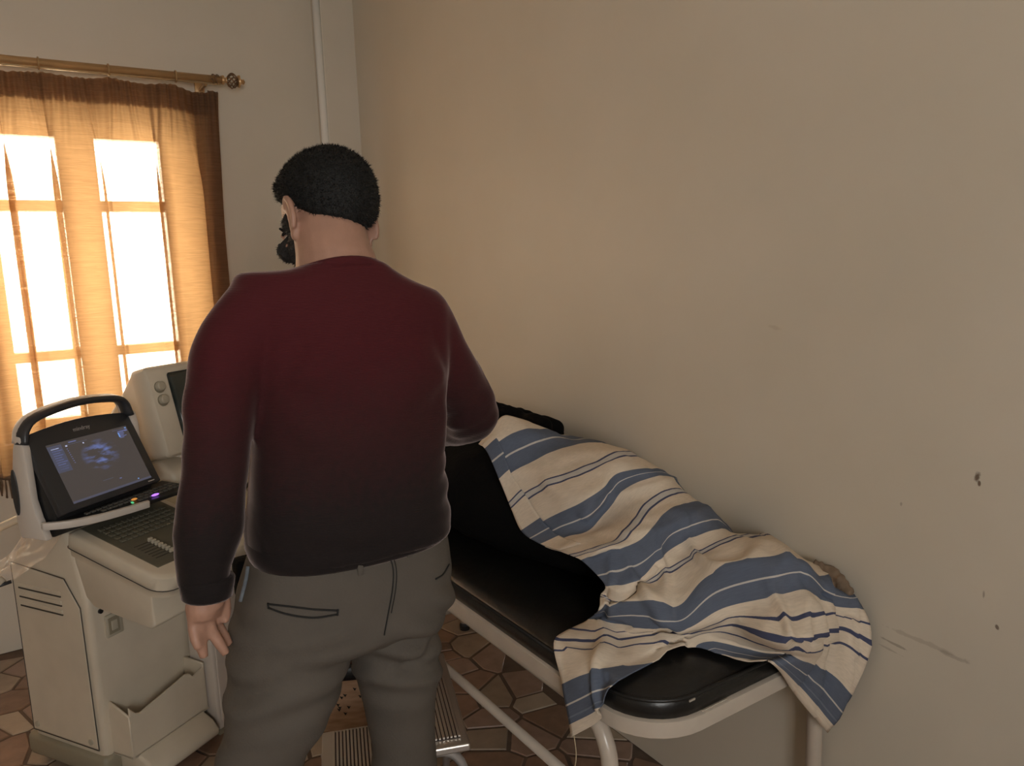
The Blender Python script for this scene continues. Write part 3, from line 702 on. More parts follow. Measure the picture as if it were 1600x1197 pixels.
MB().lathe([(.006, 0), (.024, .003), (.026, .009), (.012, .014), (.008, .022), (.011, .026), (.004, .032)], 16, (.905, 0, 0), 'x').build('end_cap', BRASS, fin, angle=40)
for k in range(2):
    MB().tube([(.80+.03*t, .019*math.cos(6*t+k*PI), .019*math.sin(6*t+k*PI)) for t in [q/14 for q in range(15)]], .0025, 6).build('wire_wrap', BRONZE, rod, smooth=True)
for x in (.78, -1.0):
    g = MB(); g.tube([(x, .14, -.02), (x, .06, -.02), (x, .012, -.02)], .007, 8); g.box(x-.02, x+.02, .128, .139, -.05, .02, .004); g.build('bracket', BRASS, rod, angle=40)

# ------------------------------------------------------------------ old ultrasound cart (local x along its front, -y towards the user)
CA = math.atan2(.53, .85)
cart = empty('ultrasound_cart', (.08, 2.39, 0), CA, label='beige old ultrasound cart with wide keyboard console and storage pocket', cat='ultrasound cart')
# body: rounded column with sloped shoulder
prof = [(.32, .09), (.32, .665), (.29, .705), (.20, .785), (.05, .79), (.03, .745), (-.005, .575), (-.005, .09)]
body = MB().prism(prof, 0, .50, 'x', .018, 3).build('body', BEIGE, cart, angle=50)
pn = [(.31, .125), (.31, .665), (.075, .645), (.02, .565), (.018, .125)]
side = MB().prism(pn, -.006, .002, 'x', .002, 1).build('side_panel', BEIGE, body)
o_ = pn+pn[:1]
MB().tube([(-.0045, y, z) for y, z in [(lerp(q[0], .16, -.012), lerp(q[1], .38, -.012)) for q in o_]], .0019, 4).build('panel_seam', SEAM, body)
for k in range(3):
    y0, y1, z = .095, .285, .60-.028*k
    s_ = MB().box(-.0085, -.005, y0, y1, z-.007, z+.007, .002, 1).build('vent_louvre', BEIGE, body)
    MB().box(-.0088, -.005, y0, y1, z-.0105, z-.0065).build('vent_gap', SEAM, body)
for y, z in ((.29, .145), (.045, .145)): MB().lathe([(.009, -.0095), (.009, -.004)], 12, (0, y, z), 'x').build('screw_cap', KEY, body)
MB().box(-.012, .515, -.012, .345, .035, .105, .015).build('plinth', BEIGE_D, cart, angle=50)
MB().box(.29, .308, -.105, -.012, .035, .06, .005).build('foot_bumper', BLACKP, cart)
for x in (.05, .45):
    for y in (.03, .29):
        MB().lathe([(.02, -.014), (.032, -.012), (.032, .012), (.02, .014)], 16, (x, y, .033), 'x').build('castor', BLACKP, cart, angle=40)
# storage pocket at the bottom of the front
pk = MB()
top_ = [(.03, .262), (.05, .235), (.065, .228), (.235, .258), (.25, .252), (.262, .236), (.305, .25)]
pk.prism([(.03, .10)]+top_+[(.305, .10)], -.088, -.080, 'y', .002, 1)
pk.prism([(0, .10), (-.088, .10), (-.088, .235), (-.005, .268)], .025, .033, 'x', .002, 1); pk.prism([(0, .10), (-.088, .10), (-.088, .262), (-.005, .268)], .30, .308, 'x', .002, 1)
pk.box(.025, .308, -.088, 0, .10, .108)
pk.build('storage_pocket', BEIGE, cart, angle=40)
MB().prism([(-.005, .035), (-.15, .035), (-.155, .06), (-.13, .085), (-.09, .105), (-.005, .105)], .04, .29, 'x', .012, 3).build('front_foot', BEIGE, cart, angle=50)
# mains inlet on the front
inl = MB().box(.045, .10, -.013, -.004, .455, .525, .004).build('power_inlet', KEY, body, angle=40)
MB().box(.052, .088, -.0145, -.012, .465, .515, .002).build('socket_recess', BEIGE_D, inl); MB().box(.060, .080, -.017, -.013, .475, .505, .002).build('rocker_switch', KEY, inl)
MB().lathe([(.007, -.011), (.007, -.004)], 12, (.037, 0, .545), 'y').build('fuse_cap', BLACKP, body)
MB().box(.075, .105, -.0062, -.004, .543, .546).build('printed_mark', SEAM, body)
# recess with a drive flap right of the front
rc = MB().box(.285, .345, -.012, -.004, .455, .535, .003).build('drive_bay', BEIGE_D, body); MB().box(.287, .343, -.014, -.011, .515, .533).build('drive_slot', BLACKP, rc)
# console: lower housing, tray, keyboard
hs = [(.03, .555+.15), (.0, .60), (-.03, .575), (-.255, .548), (-.27, .56), (-.27, .68), (-.27, .70), (.03, .76)]
con = MB().prism(hs, .004, .325, 'x', .006, 2).build('console_housing', BEIGE, cart, angle=40)
MB().prism([(y, z) for y, z in hs], .331, .54, 'x', .006, 2).build('console_end', BEIGE, con, angle=40)
TS = (.80-.718)/.335                       # the tray falls towards the user
def tz(y): return .80+TS*(y-.0)
trm = Matrix.Translation((0, 0, .785)) @ Matrix.Rotation(math.atan(TS), 4, 'X')
def tray_outline(i): return rrect(-.008+i, .56-i, -.345+i, .035-i, .055, .02, 6)
t_ = MB(); t_.loft([[tuple(trm @ Vector((x, y, z))) for x, y in tray_outline(i)] for i, z in ((.02, -.075), (.006, -.068), (.003, -.045), (.0, -.042), (0, -.006), (.006, 0), (.014, .002))])
tray = t_.build('keyboard_tray', BEIGE, cart, angle=50)
MB().tube([tuple(trm @ Vector((x, y, -.043))) for x, y in tray_outline(-.0005)+tray_outline(-.0005)[:1]], .0016, 4).build('tray_seam', SEAM, tray)
MB().box(.028, .30, -.285, .025, -.002, .0035, .003, mtx=trm).build('keyboard_bed', KEYBED, tray)
MB().box(.315, .545, -.30, .02, -.002, .003, .003, mtx=trm).build('control_panel', mat('beige_control_panel', (.52, .44, .30), .45), tray)
kb = MB().box(0, .016, 0, .016, 0, .006, .002, 1).mesh('key')
for r in range(5):
    for c_ in range(12):
        o = link('key', kb, None if (r or c_) else KEYBED, tray); o.matrix_local = trm @ Matrix.Translation((.05+c_*.019, -.12+r*.022, .0035))
sl = MB().box(-.022, .022, -.0012, .0012, 0, .0012).mesh('slider_slot'); kn = MB().box(-.007, .007, -.0045, .0045, 0, .012, .002, 1).mesh('slider_knob')
for k in range(7):
    o = link('slider_slot', sl, None if k else SEAM, tray); o.matrix_local = trm @ Matrix.Translation((.078, -.16-.014*k, .0036))
    o = link('slider_knob', kn, None if k else KEY, tray); o.matrix_local = trm @ Matrix.Translation((.108, -.16-.014*k, .0036))
for k, (x, y, r) in enumerate(((.36, -.10, .014), (.41, -.10, .014), (.36, -.16, .014), (.43, -.22, .026), (.46, -.10, .014), (.37, -.24, .010))):
    MB().lathe([(r, .002), (r, .009), (r*.8, .012)], 18, (0, 0, 0)).build('control_knob', BEIGE_D if k % 2 else KEY, tray, angle=40).matrix_local = trm @ Matrix.Translation((x, y, 0))
MB().tube([(-.02, .34, .60), (-.04, .40, .66), (-.03, .42, .735), (.10, .43, .75), (.40, .43, .75), (.50, .43, .735), (.50, .34, .62)], .013, 10).build('rear_handle', BEIGE, cart, smooth=True)
MB().tube(spline([(0, .33, .60), (-.12, .42, .575), (-.26, .52, .60), (-.4, .62, .60)], 5), .006, 8).build('rear_cable', GREYP, cart, smooth=True)
# monitor of the cart: deep tube housing tilted back
mon_t = Matrix.Translation((.325, .0, .925)) @ Matrix.Rotation(math.radians(-13), 4, 'X')
def rr_ring(x0, x1, z0, z1, y, r=.02):
    return [tuple(mon_t @ Vector((a, y, b))) for a, b in rrect(x0, x1, z0, z1, r, r, 4)]
W, H_ = .34, .295
g = MB(); g.loft([rr_ring(.008, W-.008, .008, H_-.008, -.006), rr_ring(0, W, 0, H_, .004), rr_ring(0, W, 0, H_, .06), rr_ring(.006, W-.006, .004, H_-.004, .07), rr_ring(.015, W-.015, .0, H_-.05, .14), rr_ring(.05, W-.05, .01, H_-.12, .30), rr_ring(.09, W-.09, .02, H_-.16, .36)])
mon = g.build('monitor', BEIGE, cart, angle=45)
g = MB(); g.loft([rr_ring(.075, W-.03, .04, H_-.028, -.0085, .01), rr_ring(.085, W-.04, .05, H_-.038, -.002, .01)]); g.build('screen_bezel', BLACKP, mon)
g = MB(); rings = []
for i, y in ((0, -.0087), (.02, -.0105), (.06, -.0125), (.11, -.0135)):
    rings.append(rr_ring(.077+i, W-.032-i, .042+i*.8, H_-.03-i*.8, y, .01))
g.loft(rings); g.build('screen_glass', CRTGLASS, mon, smooth=True)
for z in (.228, .185):
    k_ = MB().lathe([(.015, -.007), (.015, -.022), (.012, -.025)], 18, (0, 0, 0), 'y').build('knob', KEY, mon, angle=40); k_.matrix_local = mon_t @ Matrix.Translation((.036, 0, z))
    r_ = MB().lathe([(.019, -.0062), (.019, -.009)], 18, (0, 0, 0), 'y').build('knob_ring', BEIGE_D, mon); r_.matrix_local = mon_t @ Matrix.Translation((.038, 0, z-.002))
MB().lathe([(.10, 0), (.11, .02), (.085, .06), (.08, .15)], 24, (.50, .15, .79)).build('monitor_neck', BEIGE, cart, angle=40)
MB().prism([(.31, .72), (.10, .78), (.02, .80), (.02, .865), (.10, .90), (.31, .90)], .36, .62, 'x', .02, 3).build('monitor_base', BEIGE, cart, angle=45)
# probes hanging at the end of the console
for k, (x, y) in enumerate(((.56, -.17), (.56, -.22))):
    h_ = MB(); h_.lathe([(.016, .10), (.019, .06), (.015, .0), (.012, -.06), (.008, -.09)], 14, (x+.02, y, .66)); p_ = h_.build('probe', (BLACKP, KEY)[k], cart, smooth=True)
    MB().tube(spline([(x+.02, y, .57), (x+.03, y-.01, .48), (x+.01, y+.03, .40), (.44, .0, .42)], 5), .005, 8).build('probe_cable', BLACKP, p_, smooth=True)
MB().tube([(.55, -.17, .70), (.58, -.15, .70), (.61, -.195, .70), (.58, -.24, .70), (.55, -.22, .70)], .006, 8).build('probe_holder', BEIGE, cart, smooth=True)

# clear plastic film over the left shoulder of the cart
v = []; f = []; n, m2 = 40, 30
cm = cart.matrix_basis
Rm = Matrix.Translation((.08, 2.39, 0)) @ Matrix.Rotation(CA, 4, 'Z')
for i in range(n+1):
    for j in range(m2+1):
        a, b = i/n, j/m2; x = lerp(-.15, .30, a); y = lerp(.335, .045, b)
        z = interp([.04, .20, .29, .34], [.797, .792, .712, .64], y) - (max(0, -x-.004)*.35) + .010*noise.noise(Vector((x*20, y*20, 1)))+.005*noise.noise(Vector((x*60, y*40, 3)))
        if x < 0: z -= .035*math.sin(min(1, -x/.08)*PI/2)
        v.append(Rm @ Vector((x-.004*math.sin(y*60), y, max(z, interp([.04, .20, .29, .34], [.793, .789, .708, .64], y) if x > -.004 else .56))))
for i in range(n):
    for j in range(m2): f.append((i*(m2+1)+j, i*(m2+1)+j+1, (i+1)*(m2+1)+j+1, (i+1)*(m2+1)+j))
me = bpy.data.meshes.new('plastic_film'); me.from_pydata(v, [], f)
tag(link('plastic_film', me, CLEAR, None, True), 'crinkled clear plastic film laid over the top of the beige cart', 'plastic sheet')

# white rounded cabinet right of the cart
cab = empty('white_cabinet', tuple(Matrix.Translation((.08, 2.39, 0)) @ Matrix.Rotation(CA, 4, 'Z') @ Vector((.318, -.012, 0))), CA, label='slim white plastic cabinet with rounded top in front of the beige cart', cat='cabinet')
MB().prism([(0, .02), (.16, .02), (.16, .46), (.145, .51), (.11, .535), (.0, .535)], -.105, 0, 'y', .008, 2).build('shell', WHITEP, cab, angle=50)
MB().box(.012, .148, -.109, -.103, .05, .40, .003).build('door', WHITEP, cab); MB().box(.005, .155, -.10, -.005, 0, .022).build('plinth', BEIGE_D, cab)
# ------------------------------------------------------------------ portable ultrasound on the cart (local x along the screen, -y towards the user)
PA = math.radians(35.7)
PZ = .80
por = empty('portable_ultrasound', (.05, 2.315, PZ), PA, label='portable black and white ultrasound scanner with lit screen and carrying handle', cat='ultrasound scanner')
ZB = .872-PZ
TAU = math.radians(27); SW, SH = .34, .2366
scm = Matrix.Translation((0, 0, ZB)) @ Matrix.Rotation(PI/2-TAU, 4, 'X')      # screen plane: local x right, local y up the slope, z out of the screen
scm = Matrix.Translation((0, 0, ZB)) @ Matrix(((1, 0, 0, 0), (0, math.sin(TAU), -math.cos(TAU), 0), (0, math.cos(TAU), math.sin(TAU), 0), (0, 0, 0, 1)))
def arc_top(w, h, bulge, n=10): return [(0, 0), (w, 0)]+[(w-w*k/n, h+bulge*math.sin(PI*k/n)) for k in range(n+1)]
scr = MB().prism(arc_top(SW, SH, .016), -.022, 0, 'z', .003, 2, mtx=scm).build('screen_panel', GREYP, por, angle=40)
def screen_mat():
    m = bpy.data.materials.new('backlit_lcd'); m.use_nodes = True; nt = m.node_tree; b = nt.nodes['Principled BSDF']
    b.inputs['Base Color'].default_value = (.02, .019, .018, 1); b.inputs['Roughness'].default_value = .25
    b.inputs['Emission Color'].default_value = (.042, .035, .033, 1); b.inputs['Emission Strength'].default_value = 1.0
    return m
SX0, SX1, SY0, SY1 = .045, .312, .018, .196
MB().box(SX0, SX1, SY0, SY1, -.001, .0008, mtx=scm).build('lcd', screen_mat(), scr)
EB = emat('lcd_blue', (.085, .10, .22), 1.0); EB2 = emat('lcd_soft_blue', (.050, .051, .074), 1.0); EW = emat('lcd_pale', (.35, .38, .55), 1.0); ECY = emat('lcd_cyan', (.12, .25, .55), 1.0)
def onscreen(name, poly, m, z=.0016): return MB().prism(poly, .0006, z, 'z', mtx=scm).build(name, m, scr)
def bar(x0, x1, y0, y1, m, name='screen_text_line'): return onscreen(name, [(x0, y0), (x1, y0), (x1, y1), (x0, y1)], m)
def S(a, b): return (lerp(SX0, SX1, a), lerp(SY0, SY1, b))
rn = random.Random(8)
def sbar(a0, a1, b0, b1, m):
    x0, y0 = S(a0, b0); x1, y1 = S(a1, b1); bar(x0, x1, y0, y1, m)
bar(*[S(.0, 0)[0], S(.16, 0)[0]], S(0, .52)[1], S(0, .965)[1], EB2, 'menu_panel')
for k in range(10): sbar(.03, .05+rn.uniform(.06, .10), .905-.038*k, .918-.038*k, EB if k else EW)
for k in range(8): sbar(.20+.002*k, .21+.002*k, .86-.035*k, .872-.035*k, EB)
sbar(.25, .34, .955, .97, EB); sbar(.20, .46, .925, .933, EB2); sbar(.20, .22, .905, .925, EW)
sbar(.80, .98, .955, .965, EB2); sbar(.95, .985, .91, .94, EB); sbar(.86, .95, .92, .935, EB); sbar(.965, .985, .955, .975, ECY)
for k in range(5): sbar(.86, .86+rn.uniform(.05, .1), .90-.022*k, .911-.022*k, EB)
sbar(.855, .87, .83, .91, ECY)
sbar(0, 1, .0, .035, EB2); sbar(.83, .845, .05, .065, ECY); sbar(.42, .55, .20, .208, EB2); sbar(.62, .645, .15, .165, EB); sbar(.40, .415, .885, .905, EW)
def scan_mat():
    m = bpy.data.materials.new('lcd_scan_picture'); m.use_nodes = True; nt = m.node_tree; b = nt.nodes['Principled BSDF']
    b.inputs['Base Color'].default_value = (.02, .019, .018, 1); b.inputs['Roughness'].default_value = .25
    tc = nt.nodes.new('ShaderNodeTexCoord')
    mp = nt.nodes.new('ShaderNodeMapping'); mp.inputs['Scale'].default_value = (3.2, 7, 1); mp.inputs['Rotation'].default_value = (0, 0, -.35); nt.links.new(tc.outputs['UV'], mp.inputs[0])
    n = nt.nodes.new('ShaderNodeTexNoise'); n.inputs['Scale'].default_value = 1.0; n.inputs['Detail'].default_value = 4; nt.links.new(mp.outputs[0], n.inputs['Vector'])
    g_ = nt.nodes.new('ShaderNodeVectorMath'); g_.operation = 'DISTANCE'; g_.inputs[1].default_value = (.5, .5, 0); nt.links.new(tc.outputs['UV'], g_.inputs[0])
    f1 = nt.nodes.new('ShaderNodeMapRange'); f1.inputs[1].default_value = .5; f1.inputs[2].default_value = .18; nt.links.new(g_.outputs['Value'], f1.inputs[0])
    f2 = nt.nodes.new('ShaderNodeMapRange'); f2.inputs[1].default_value = .46; f2.inputs[2].default_value = .68; nt.links.new(n.outputs['Fac'], f2.inputs[0])
    mu = nt.nodes.new('ShaderNodeMath'); mu.operation = 'MULTIPLY'; nt.links.new(f1.outputs[0], mu.inputs[0]); nt.links.new(f2.outputs[0], mu.inputs[1])
    mx = nt.nodes.new('ShaderNodeMix'); mx.data_type = 'RGBA'; mx.inputs[6].default_value = (.042, .035, .033, 1); mx.inputs[7].default_value = (.10, .14, .34, 1); nt.links.new(mu.outputs[0], mx.inputs[0])
    nt.links.new(mx.outputs[2], b.inputs['Emission Color']); b.inputs['Emission Strength'].default_value = 1.0
    return m
x0, y0 = S(.30, .36); x1, y1 = S(.78, .92)
me = bpy.data.meshes.new('scan_picture'); me.from_pydata([scm @ Vector((a, b, .0014)) for a, b in ((x0, y0), (x1, y0), (x1, y1), (x0, y1))], [], [(0, 1, 2, 3)])
ul = me.uv_layers.new(name='UVMap')
for li, q in enumerate(((0, 0), (1, 0), (1, 1), (0, 1))): ul.data[li].uv = q
link('scan_picture', me, scan_mat(), scr)
def text(body, size, m, mtx, parent, name='lettering', depth=.0004):
    cu = bpy.data.curves.new(name, 'FONT'); cu.body = body; cu.size = size; cu.extrude = depth; cu.align_x = 'CENTER'
    o = bpy.data.objects.new(name, cu); COL.objects.link(o); bpy.context.view_layer.update()
    me = bpy.data.meshes.new_from_object(o.evaluated_get(bpy.context.evaluated_depsgraph_get())); bpy.data.objects.remove(o)
    me.transform(mtx); me.materials.clear(); return link(name, me, m, parent)
text('mindray', .017, mat('grey_lettering', (.42, .40, .38), .5), scm @ Matrix.Translation((SW*.5, .2165, .001)), scr, 'maker_lettering')
bar(SW-.045, SW-.022, .008, .0105, WHITEP, 'printed_mark')
# rear housing with white side walls, black inside
hsg = [(.05, 0), (.14, 0), (.15, .15), (.14, .25), (.118, .272), (.105, .268), (.06, .12), (.03, .06)]
MB().prism(hsg, .006, SW-.006, 'x', .008, 2).build('rear_housing', BLACKP, por, angle=40)
sidep = [(.045, 0), (.145, 0), (.152, .05), (.150, .16), (.130, .25), (.115, .288), (.095, .285), (.085, .25), (.082, .11), (.068, .06), (.055, .03)]
for x0 in (-.020, SW-.002):
    s_ = MB().prism(sidep, x0, x0+.022, 'x', .006, 2).build('side_wall', WHITEP, por, angle=40)
    MB().prism([(.138+.012*math.cos(a), .13+.065*math.sin(a)) for a in [2*PI*k/18 for k in range(18)]], x0-.003 if x0 < 0 else x0+.02, x0+.002 if x0 < 0 else x0+.025, 'x', .001, 1).build('vent_grille', GREYP, s_)
# handle arch
hp = [(-.010, .105, .262), (.002, .108, .300), (.045, .111, .328), (SW*.5, .112, .345), (SW-.055, .112, .336), (SW-.014, .110, .318), (SW, .106, .275)]
rings = []
for i, p in enumerate(spline(hp, 4)):
    k = len(spline(hp, 4)); t = (spline(hp, 4)[min(i+1, k-1)]-spline(hp, 4)[max(i-1, 0)]).normalized(); nn = Vector((-t.z, 0, t.x)); yy = Vector((0, 1, 0))
    rings.append([tuple(p+nn*a*.012+yy*b*.024) for a, b in [(math.cos(2*PI*q/12), math.sin(2*PI*q/12)) for q in range(12)]])
h_ = MB().loft(rings).build('carrying_handle', GREYP, por, smooth=True)
rings2 = [[tuple(Vector(r[q])+Vector((0, .006, .004))) for q in range(12)] for r in rings]
MB().loft([[tuple(lerp(Vector(c_), Vector(q), .92)+Vector((0, .010, .0025))) for q in r] for r in rings for c_ in [tuple(sum((Vector(q) for q in r), Vector())/12)]]).build('handle_shell', WHITEP, h_, smooth=True)
# keyboard deck folded down in front
dm = Matrix.Translation((0, 0, .047)) @ Matrix.Rotation(math.radians(5), 4, 'X')
edge_ = spline([(-.022, .05, 0), (.02, .008, 0), (.08, -.022, 0), (.15, -.040, 0), (.22, -.052, 0), (.30, -.062, 0), (.385, -.066, 0)], 4)
dk = MB().prism([(p.x, p.y) for p in edge_]+[(.40, -.03), (.395, .055), (.02, .06)], -.012, .0, 'z', .002, 1, mtx=dm).build('keyboard_deck', BLACKP, por, angle=40)
le = edge_[:18]; ins = [(p.x+.003, p.y+.010) for p in le]
MB().prism([(p.x-.002, p.y-.004) for p in le]+ins[::-1], -.020, .001, 'z', .003, 2, mtx=dm).build('front_lip', WHITEP, dk, angle=40)
rn = random.Random(11); kmat = [GREYP, mat('grey_key', (.10, .095, .085), .4), mat('warm_key', (.20, .16, .11), .4)]
km = MB().box(0, .014, 0, .012, 0, .005, .0015, 1).mesh('key'); km.materials.append(kmat[1])
for r in range(4):
    for c_ in range(20):
        kx, ky = .02+c_*.0185, -.054+r*.019
        if ky > interp([-.02, .02, .08, .15, .22, .39], [.05, .022, -.008, -.026, -.036, -.055], kx):
            o = link('key', km, None, dk); o.matrix_local = dm @ Matrix.Translation((kx, ky, -.001))
def lamp(x, y, rx, col, s, name='button_light'): MB().ball((0, 0, 0), (rx, .006, .003), 14, 6).build(name, emat(name, col, s), dk, smooth=True).matrix_local = dm @ Matrix.Translation((x, y, .005))
lamp(.275, -.040, .014, (.42, .16, .85), 1.3); lamp(.218, -.018, .010, (.75, .30, .06), .6); lamp(.195, -.036, .003, (.1, .6, .25), .7)

# ------------------------------------------------------------------ standing man
man = empty('person', (.46, 1.25, 0), label='man standing with his back turned, burgundy to black sweater and grey trousers', cat='person')
def mb_(name, me, m, parent=None):
    me.transform(Matrix.Translation((-.46, -1.25, 0))); return link(name, me, m, parent or man, True)
FA = math.radians(-3)           # the way his shoulders run
rx_, fy_ = Vector((math.cos(FA), math.sin(FA), 0)), Vector((-math.sin(FA), math.cos(FA), 0))
def ell(c, hw, hd, z, n=40, e=2.5, tilt=0., sag=0., ft=0.):
    out = []
    for k in range(n):
        a = 2*PI*k/n; ca, sa = math.cos(a), math.sin(a)
        lx = hw*math.copysign(abs(ca)**(2/e), ca); ly = hd*math.copysign(abs(sa)**(2/e), sa)
        p = Vector((c[0], c[1], z))+rx_*lx+fy_*ly; p.z += tilt*lx-sag*(lx/hw)**2-ft*max(0, ly); out.append(tuple(p))
    return out
def tapered(mb, pts, rs, k=5, n=18):
    P_ = spline(pts, k); r2 = []
    for i in range(len(P_)):
        t = i/k; j = min(int(t), len(rs)-2); u = t-j; u = u*u*(3-2*u); r2.append(lerp(rs[j], rs[j+1], u))
    return mb.tube(P_, r2, n)
L_ARM = [(.332, 1.25, 1.435), (.280, 1.24, 1.37), (.250, 1.232, 1.27), (.233, 1.222, 1.19), (.221, 1.215, 1.12), (.211, 1.212, 1.065), (.204, 1.208, 1.012)]
L_R = [.060, .058, .053, .051, .051, .047, .036]
R_ARM = [(.612, 1.245, 1.400), (.664, 1.262, 1.325), (.712, 1.285, 1.265), (.750, 1.315, 1.205), (.770, 1.40, 1.172), (.790, 1.50, 1.142), (.805, 1.575, 1.12)]
R_R = [.064, .058, .055, .058, .054, .047, .038]
TORSO = [(1.022, .459, 1.25, .176, .126, 0), (1.037, .459, 1.25, .180, .130, 0), (1.07, .460, 1.25, .180, .132, 0), (1.13, .464, 1.25, .173, .128, 0), (1.2, .470, 1.25, .165, .122, 0), (1.28, .478, 1.252, .168, .120, 0), (1.36, .481, 1.255, .178, .117, -.02), (1.42, .482, 1.258, .186, .108, -.08),
         (1.455, .480, 1.26, .186, .098, -.11), (1.480, .477, 1.262, .172, .086, -.12), (1.498, .475, 1.264, .128, .076, -.10), (1.510, .473, 1.264, .096, .076, -.05), (1.520, .472, 1.265, .080, .076, 0)]
g = MB(); g.loft([ell((x, y), hw, hd, z, tilt=t, sag=.016*sm(1.47, 1.51, z), ft=.55*sm(1.44, 1.51, z)) for z, x, y, hw, hd, t in TORSO])
tapered(g, L_ARM, L_R); tapered(g, R_ARM, R_R)
sw = fuse('sweater', g, .0065, 14)
def swf(c, n):
    d = 0.
    # gathers where the cloth hangs over the waist, the elbow and the armpits
    wv = sm(1.20, 1.04, c.z)*(1 if .29 < c.x < .66 else .3)
    d += .011*wv*noise.noise(Vector((c.x*5, c.y*5, c.z*26+c.x*5)))
    rgt = sm(.56, .67, c.x)*sm(1.02, 1.10, c.z)*sm(1.30, 1.18, c.z)
    d += .008*rgt*noise.noise(Vector((c.x*10, c.y*10, (c.z-.5*c.x)*34)))
    arm = sm(.30, .26, c.x)*sm(1.45, 1.3, c.z)
    d += .006*arm*noise.noise(Vector((c.x*14+c.z*9, c.y*8, c.z*13)))
    for ax, az, sx in ((.325, 1.31, 1), (.64, 1.285, -1)):          # creases that fan out from the armpits
        dx, dz = (c.x-ax)*sx, c.z-az; q = math.hypot(dx, dz)
        if c.y < 1.26 and dx > 0 and q > .015: d += .006*sm(0, .04, dx)*sm(.015, .05, q)*sm(.20, .08, q)*math.sin(5.5*math.atan2(dz, dx+.02)+2*noise.noise(c*7))
    if c.y < 1.26: d += .004*noise.noise(Vector((c.x*9+c.z*3, 0, c.z*4)))*sm(1.48, 1.40, c.z)
    d += .003*noise.noise(c*11)
    return d
displace(sw, swf)
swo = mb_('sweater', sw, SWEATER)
# ribbed hem, cuffs and collar
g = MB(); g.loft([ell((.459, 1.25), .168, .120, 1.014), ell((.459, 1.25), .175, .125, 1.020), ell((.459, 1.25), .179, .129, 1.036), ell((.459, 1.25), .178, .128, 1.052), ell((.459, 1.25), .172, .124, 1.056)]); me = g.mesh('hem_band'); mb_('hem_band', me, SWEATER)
def cuff(a, b, r0, r1):
    a, b = Vector(a), Vector(b); g = MB(); g.tube([lerp(a, b, t) for t in (0, .12, .5, .88, 1)], [r0, r0+.003, (r0+r1)/2+.003, r1+.003, r1-.002], 20); mb_('cuff', g.mesh('cuff'), SWEATER)
cuff((.207, 1.21, 1.035), (.2035, 1.207, .998), .039, .035); cuff((.8005, 1.552, 1.127), (.808, 1.59, 1.114), .039, .034)
g = MB(); g.loft([ell((.4735, 1.264), .088, .080, 1.506, sag=.020, e=2.1, ft=.55), ell((.473, 1.265), .085, .080, 1.514, sag=.019, e=2.1, ft=.55), ell((.4725, 1.265), .079, .077, 1.520, sag=.017, e=2.1, ft=.55), ell((.472, 1.266), .072, .071, 1.519, sag=.015, e=2.1, ft=.55), ell((.472, 1.266), .068, .066, 1.505, sag=.015, e=2.1, ft=.55)]); mb_('collar_band', g.mesh('collar_band'), SWEATER)

# trousers
g = MB()
HIP = [(1.06, .459, 1.25, .164, .113), (1.01, .456, 1.25, .176, .122), (.96, .448, 1.248, .187, .133), (.91, .443, 1.246, .193, .138), (.88, .440, 1.246, .193, .134), (.86, .438, 1.248, .185, .118)]
g.loft([ell((x, y), hw, hd, z) for z, x, y, hw, hd in HIP])
LL = [(.342, 1.245, .90), (.326, 1.24, .83), (.300, 1.235, .765), (.270, 1.235, .69), (.250, 1.24, .58), (.236, 1.245, .48), (.222, 1.24, .36), (.212, 1.225, .22), (.208, 1.22, .09)]
LR = [.104, .101, .088, .070, .064, .064, .062, .060, .062]
RL = [(.528, 1.25, .90), (.530, 1.25, .83), (.530, 1.25, .76), (.533, 1.252, .66), (.536, 1.26, .56), (.538, 1.265, .46), (.54, 1.255, .34), (.545, 1.24, .2), (.548, 1.235, .09)]
RR = [.100, .092, .080, .069, .065, .064, .062, .060, .062]
tapered(g, LL, LR, 5, 22); tapered(g, RL, RR, 5, 22)
tr = fuse('trousers', g, .007, 6)
def trf(c, n):
    d = .004*noise.noise(c*8)
    legs = sm(.86, .74, c.z)
    d += .010*legs*noise.noise(Vector((c.x*6+c.z*4, c.y*6, c.z*13)))
    # creases that fan out under the seat
    seat = sm(.98, .88, c.z)*sm(.66, .76, c.z)*(1 if c.y < 1.26 else .3)
    q = (c.z-.80)+.45*(c.x-.46 if c.x > .46 else -.5*(c.x-.46))
    d += .013*seat*math.sin(q*95+2.5*noise.noise(c*6))*noise.noise(Vector((c.x*5, c.y*3, c.z*6+2)))
    d -= .010*math.exp(-((c.z-.795-.35*(c.x-.52))/.012)**2)*sm(.47, .52, c.x)*(1 if c.y < 1.27 else 0)
    return d
displace(tr, trf)
bvh = BVHTree.FromPolygons([v.co.copy() for v in tr.vertices], [tuple(p.vertices) for p in tr.polygons])
tro = mb_('trousers', tr, TROUSER)
def on_seat(x, y, lift=.0012):
    d = (_f+(x-800)/F_PX*_r-(y-598.5)/F_PX*_u).normalized(); h = bvh.ray_cast(Vector((0, 0, CAM_H)), d)
    return (h[0]+h[1]*lift) if h[0] else None
def stitch(name, pts, r, m=STITCH, parent=None):
    q = [p for p in (on_seat(*a) for a in pts) if p is not None]
    if len(q) > 1: mb_(name, MB().tube(q, r, 6).mesh(name), m, parent)
def dense(pts, k=6): return [(p.x, p.y) for p in spline([(a, b, 0) for a, b in pts], k)]
stitch('pocket_welt', dense([(419, 944), (455, 948), (490, 952), (528, 954)]), .0016)
stitch('pocket_welt', dense([(420, 950), (450, 960), (490, 965), (527, 960)]), .0016)
stitch('pocket_end', [(419, 942), (420, 951)], .0016); stitch('pocket_end', [(528, 952), (527, 962)], .0016)
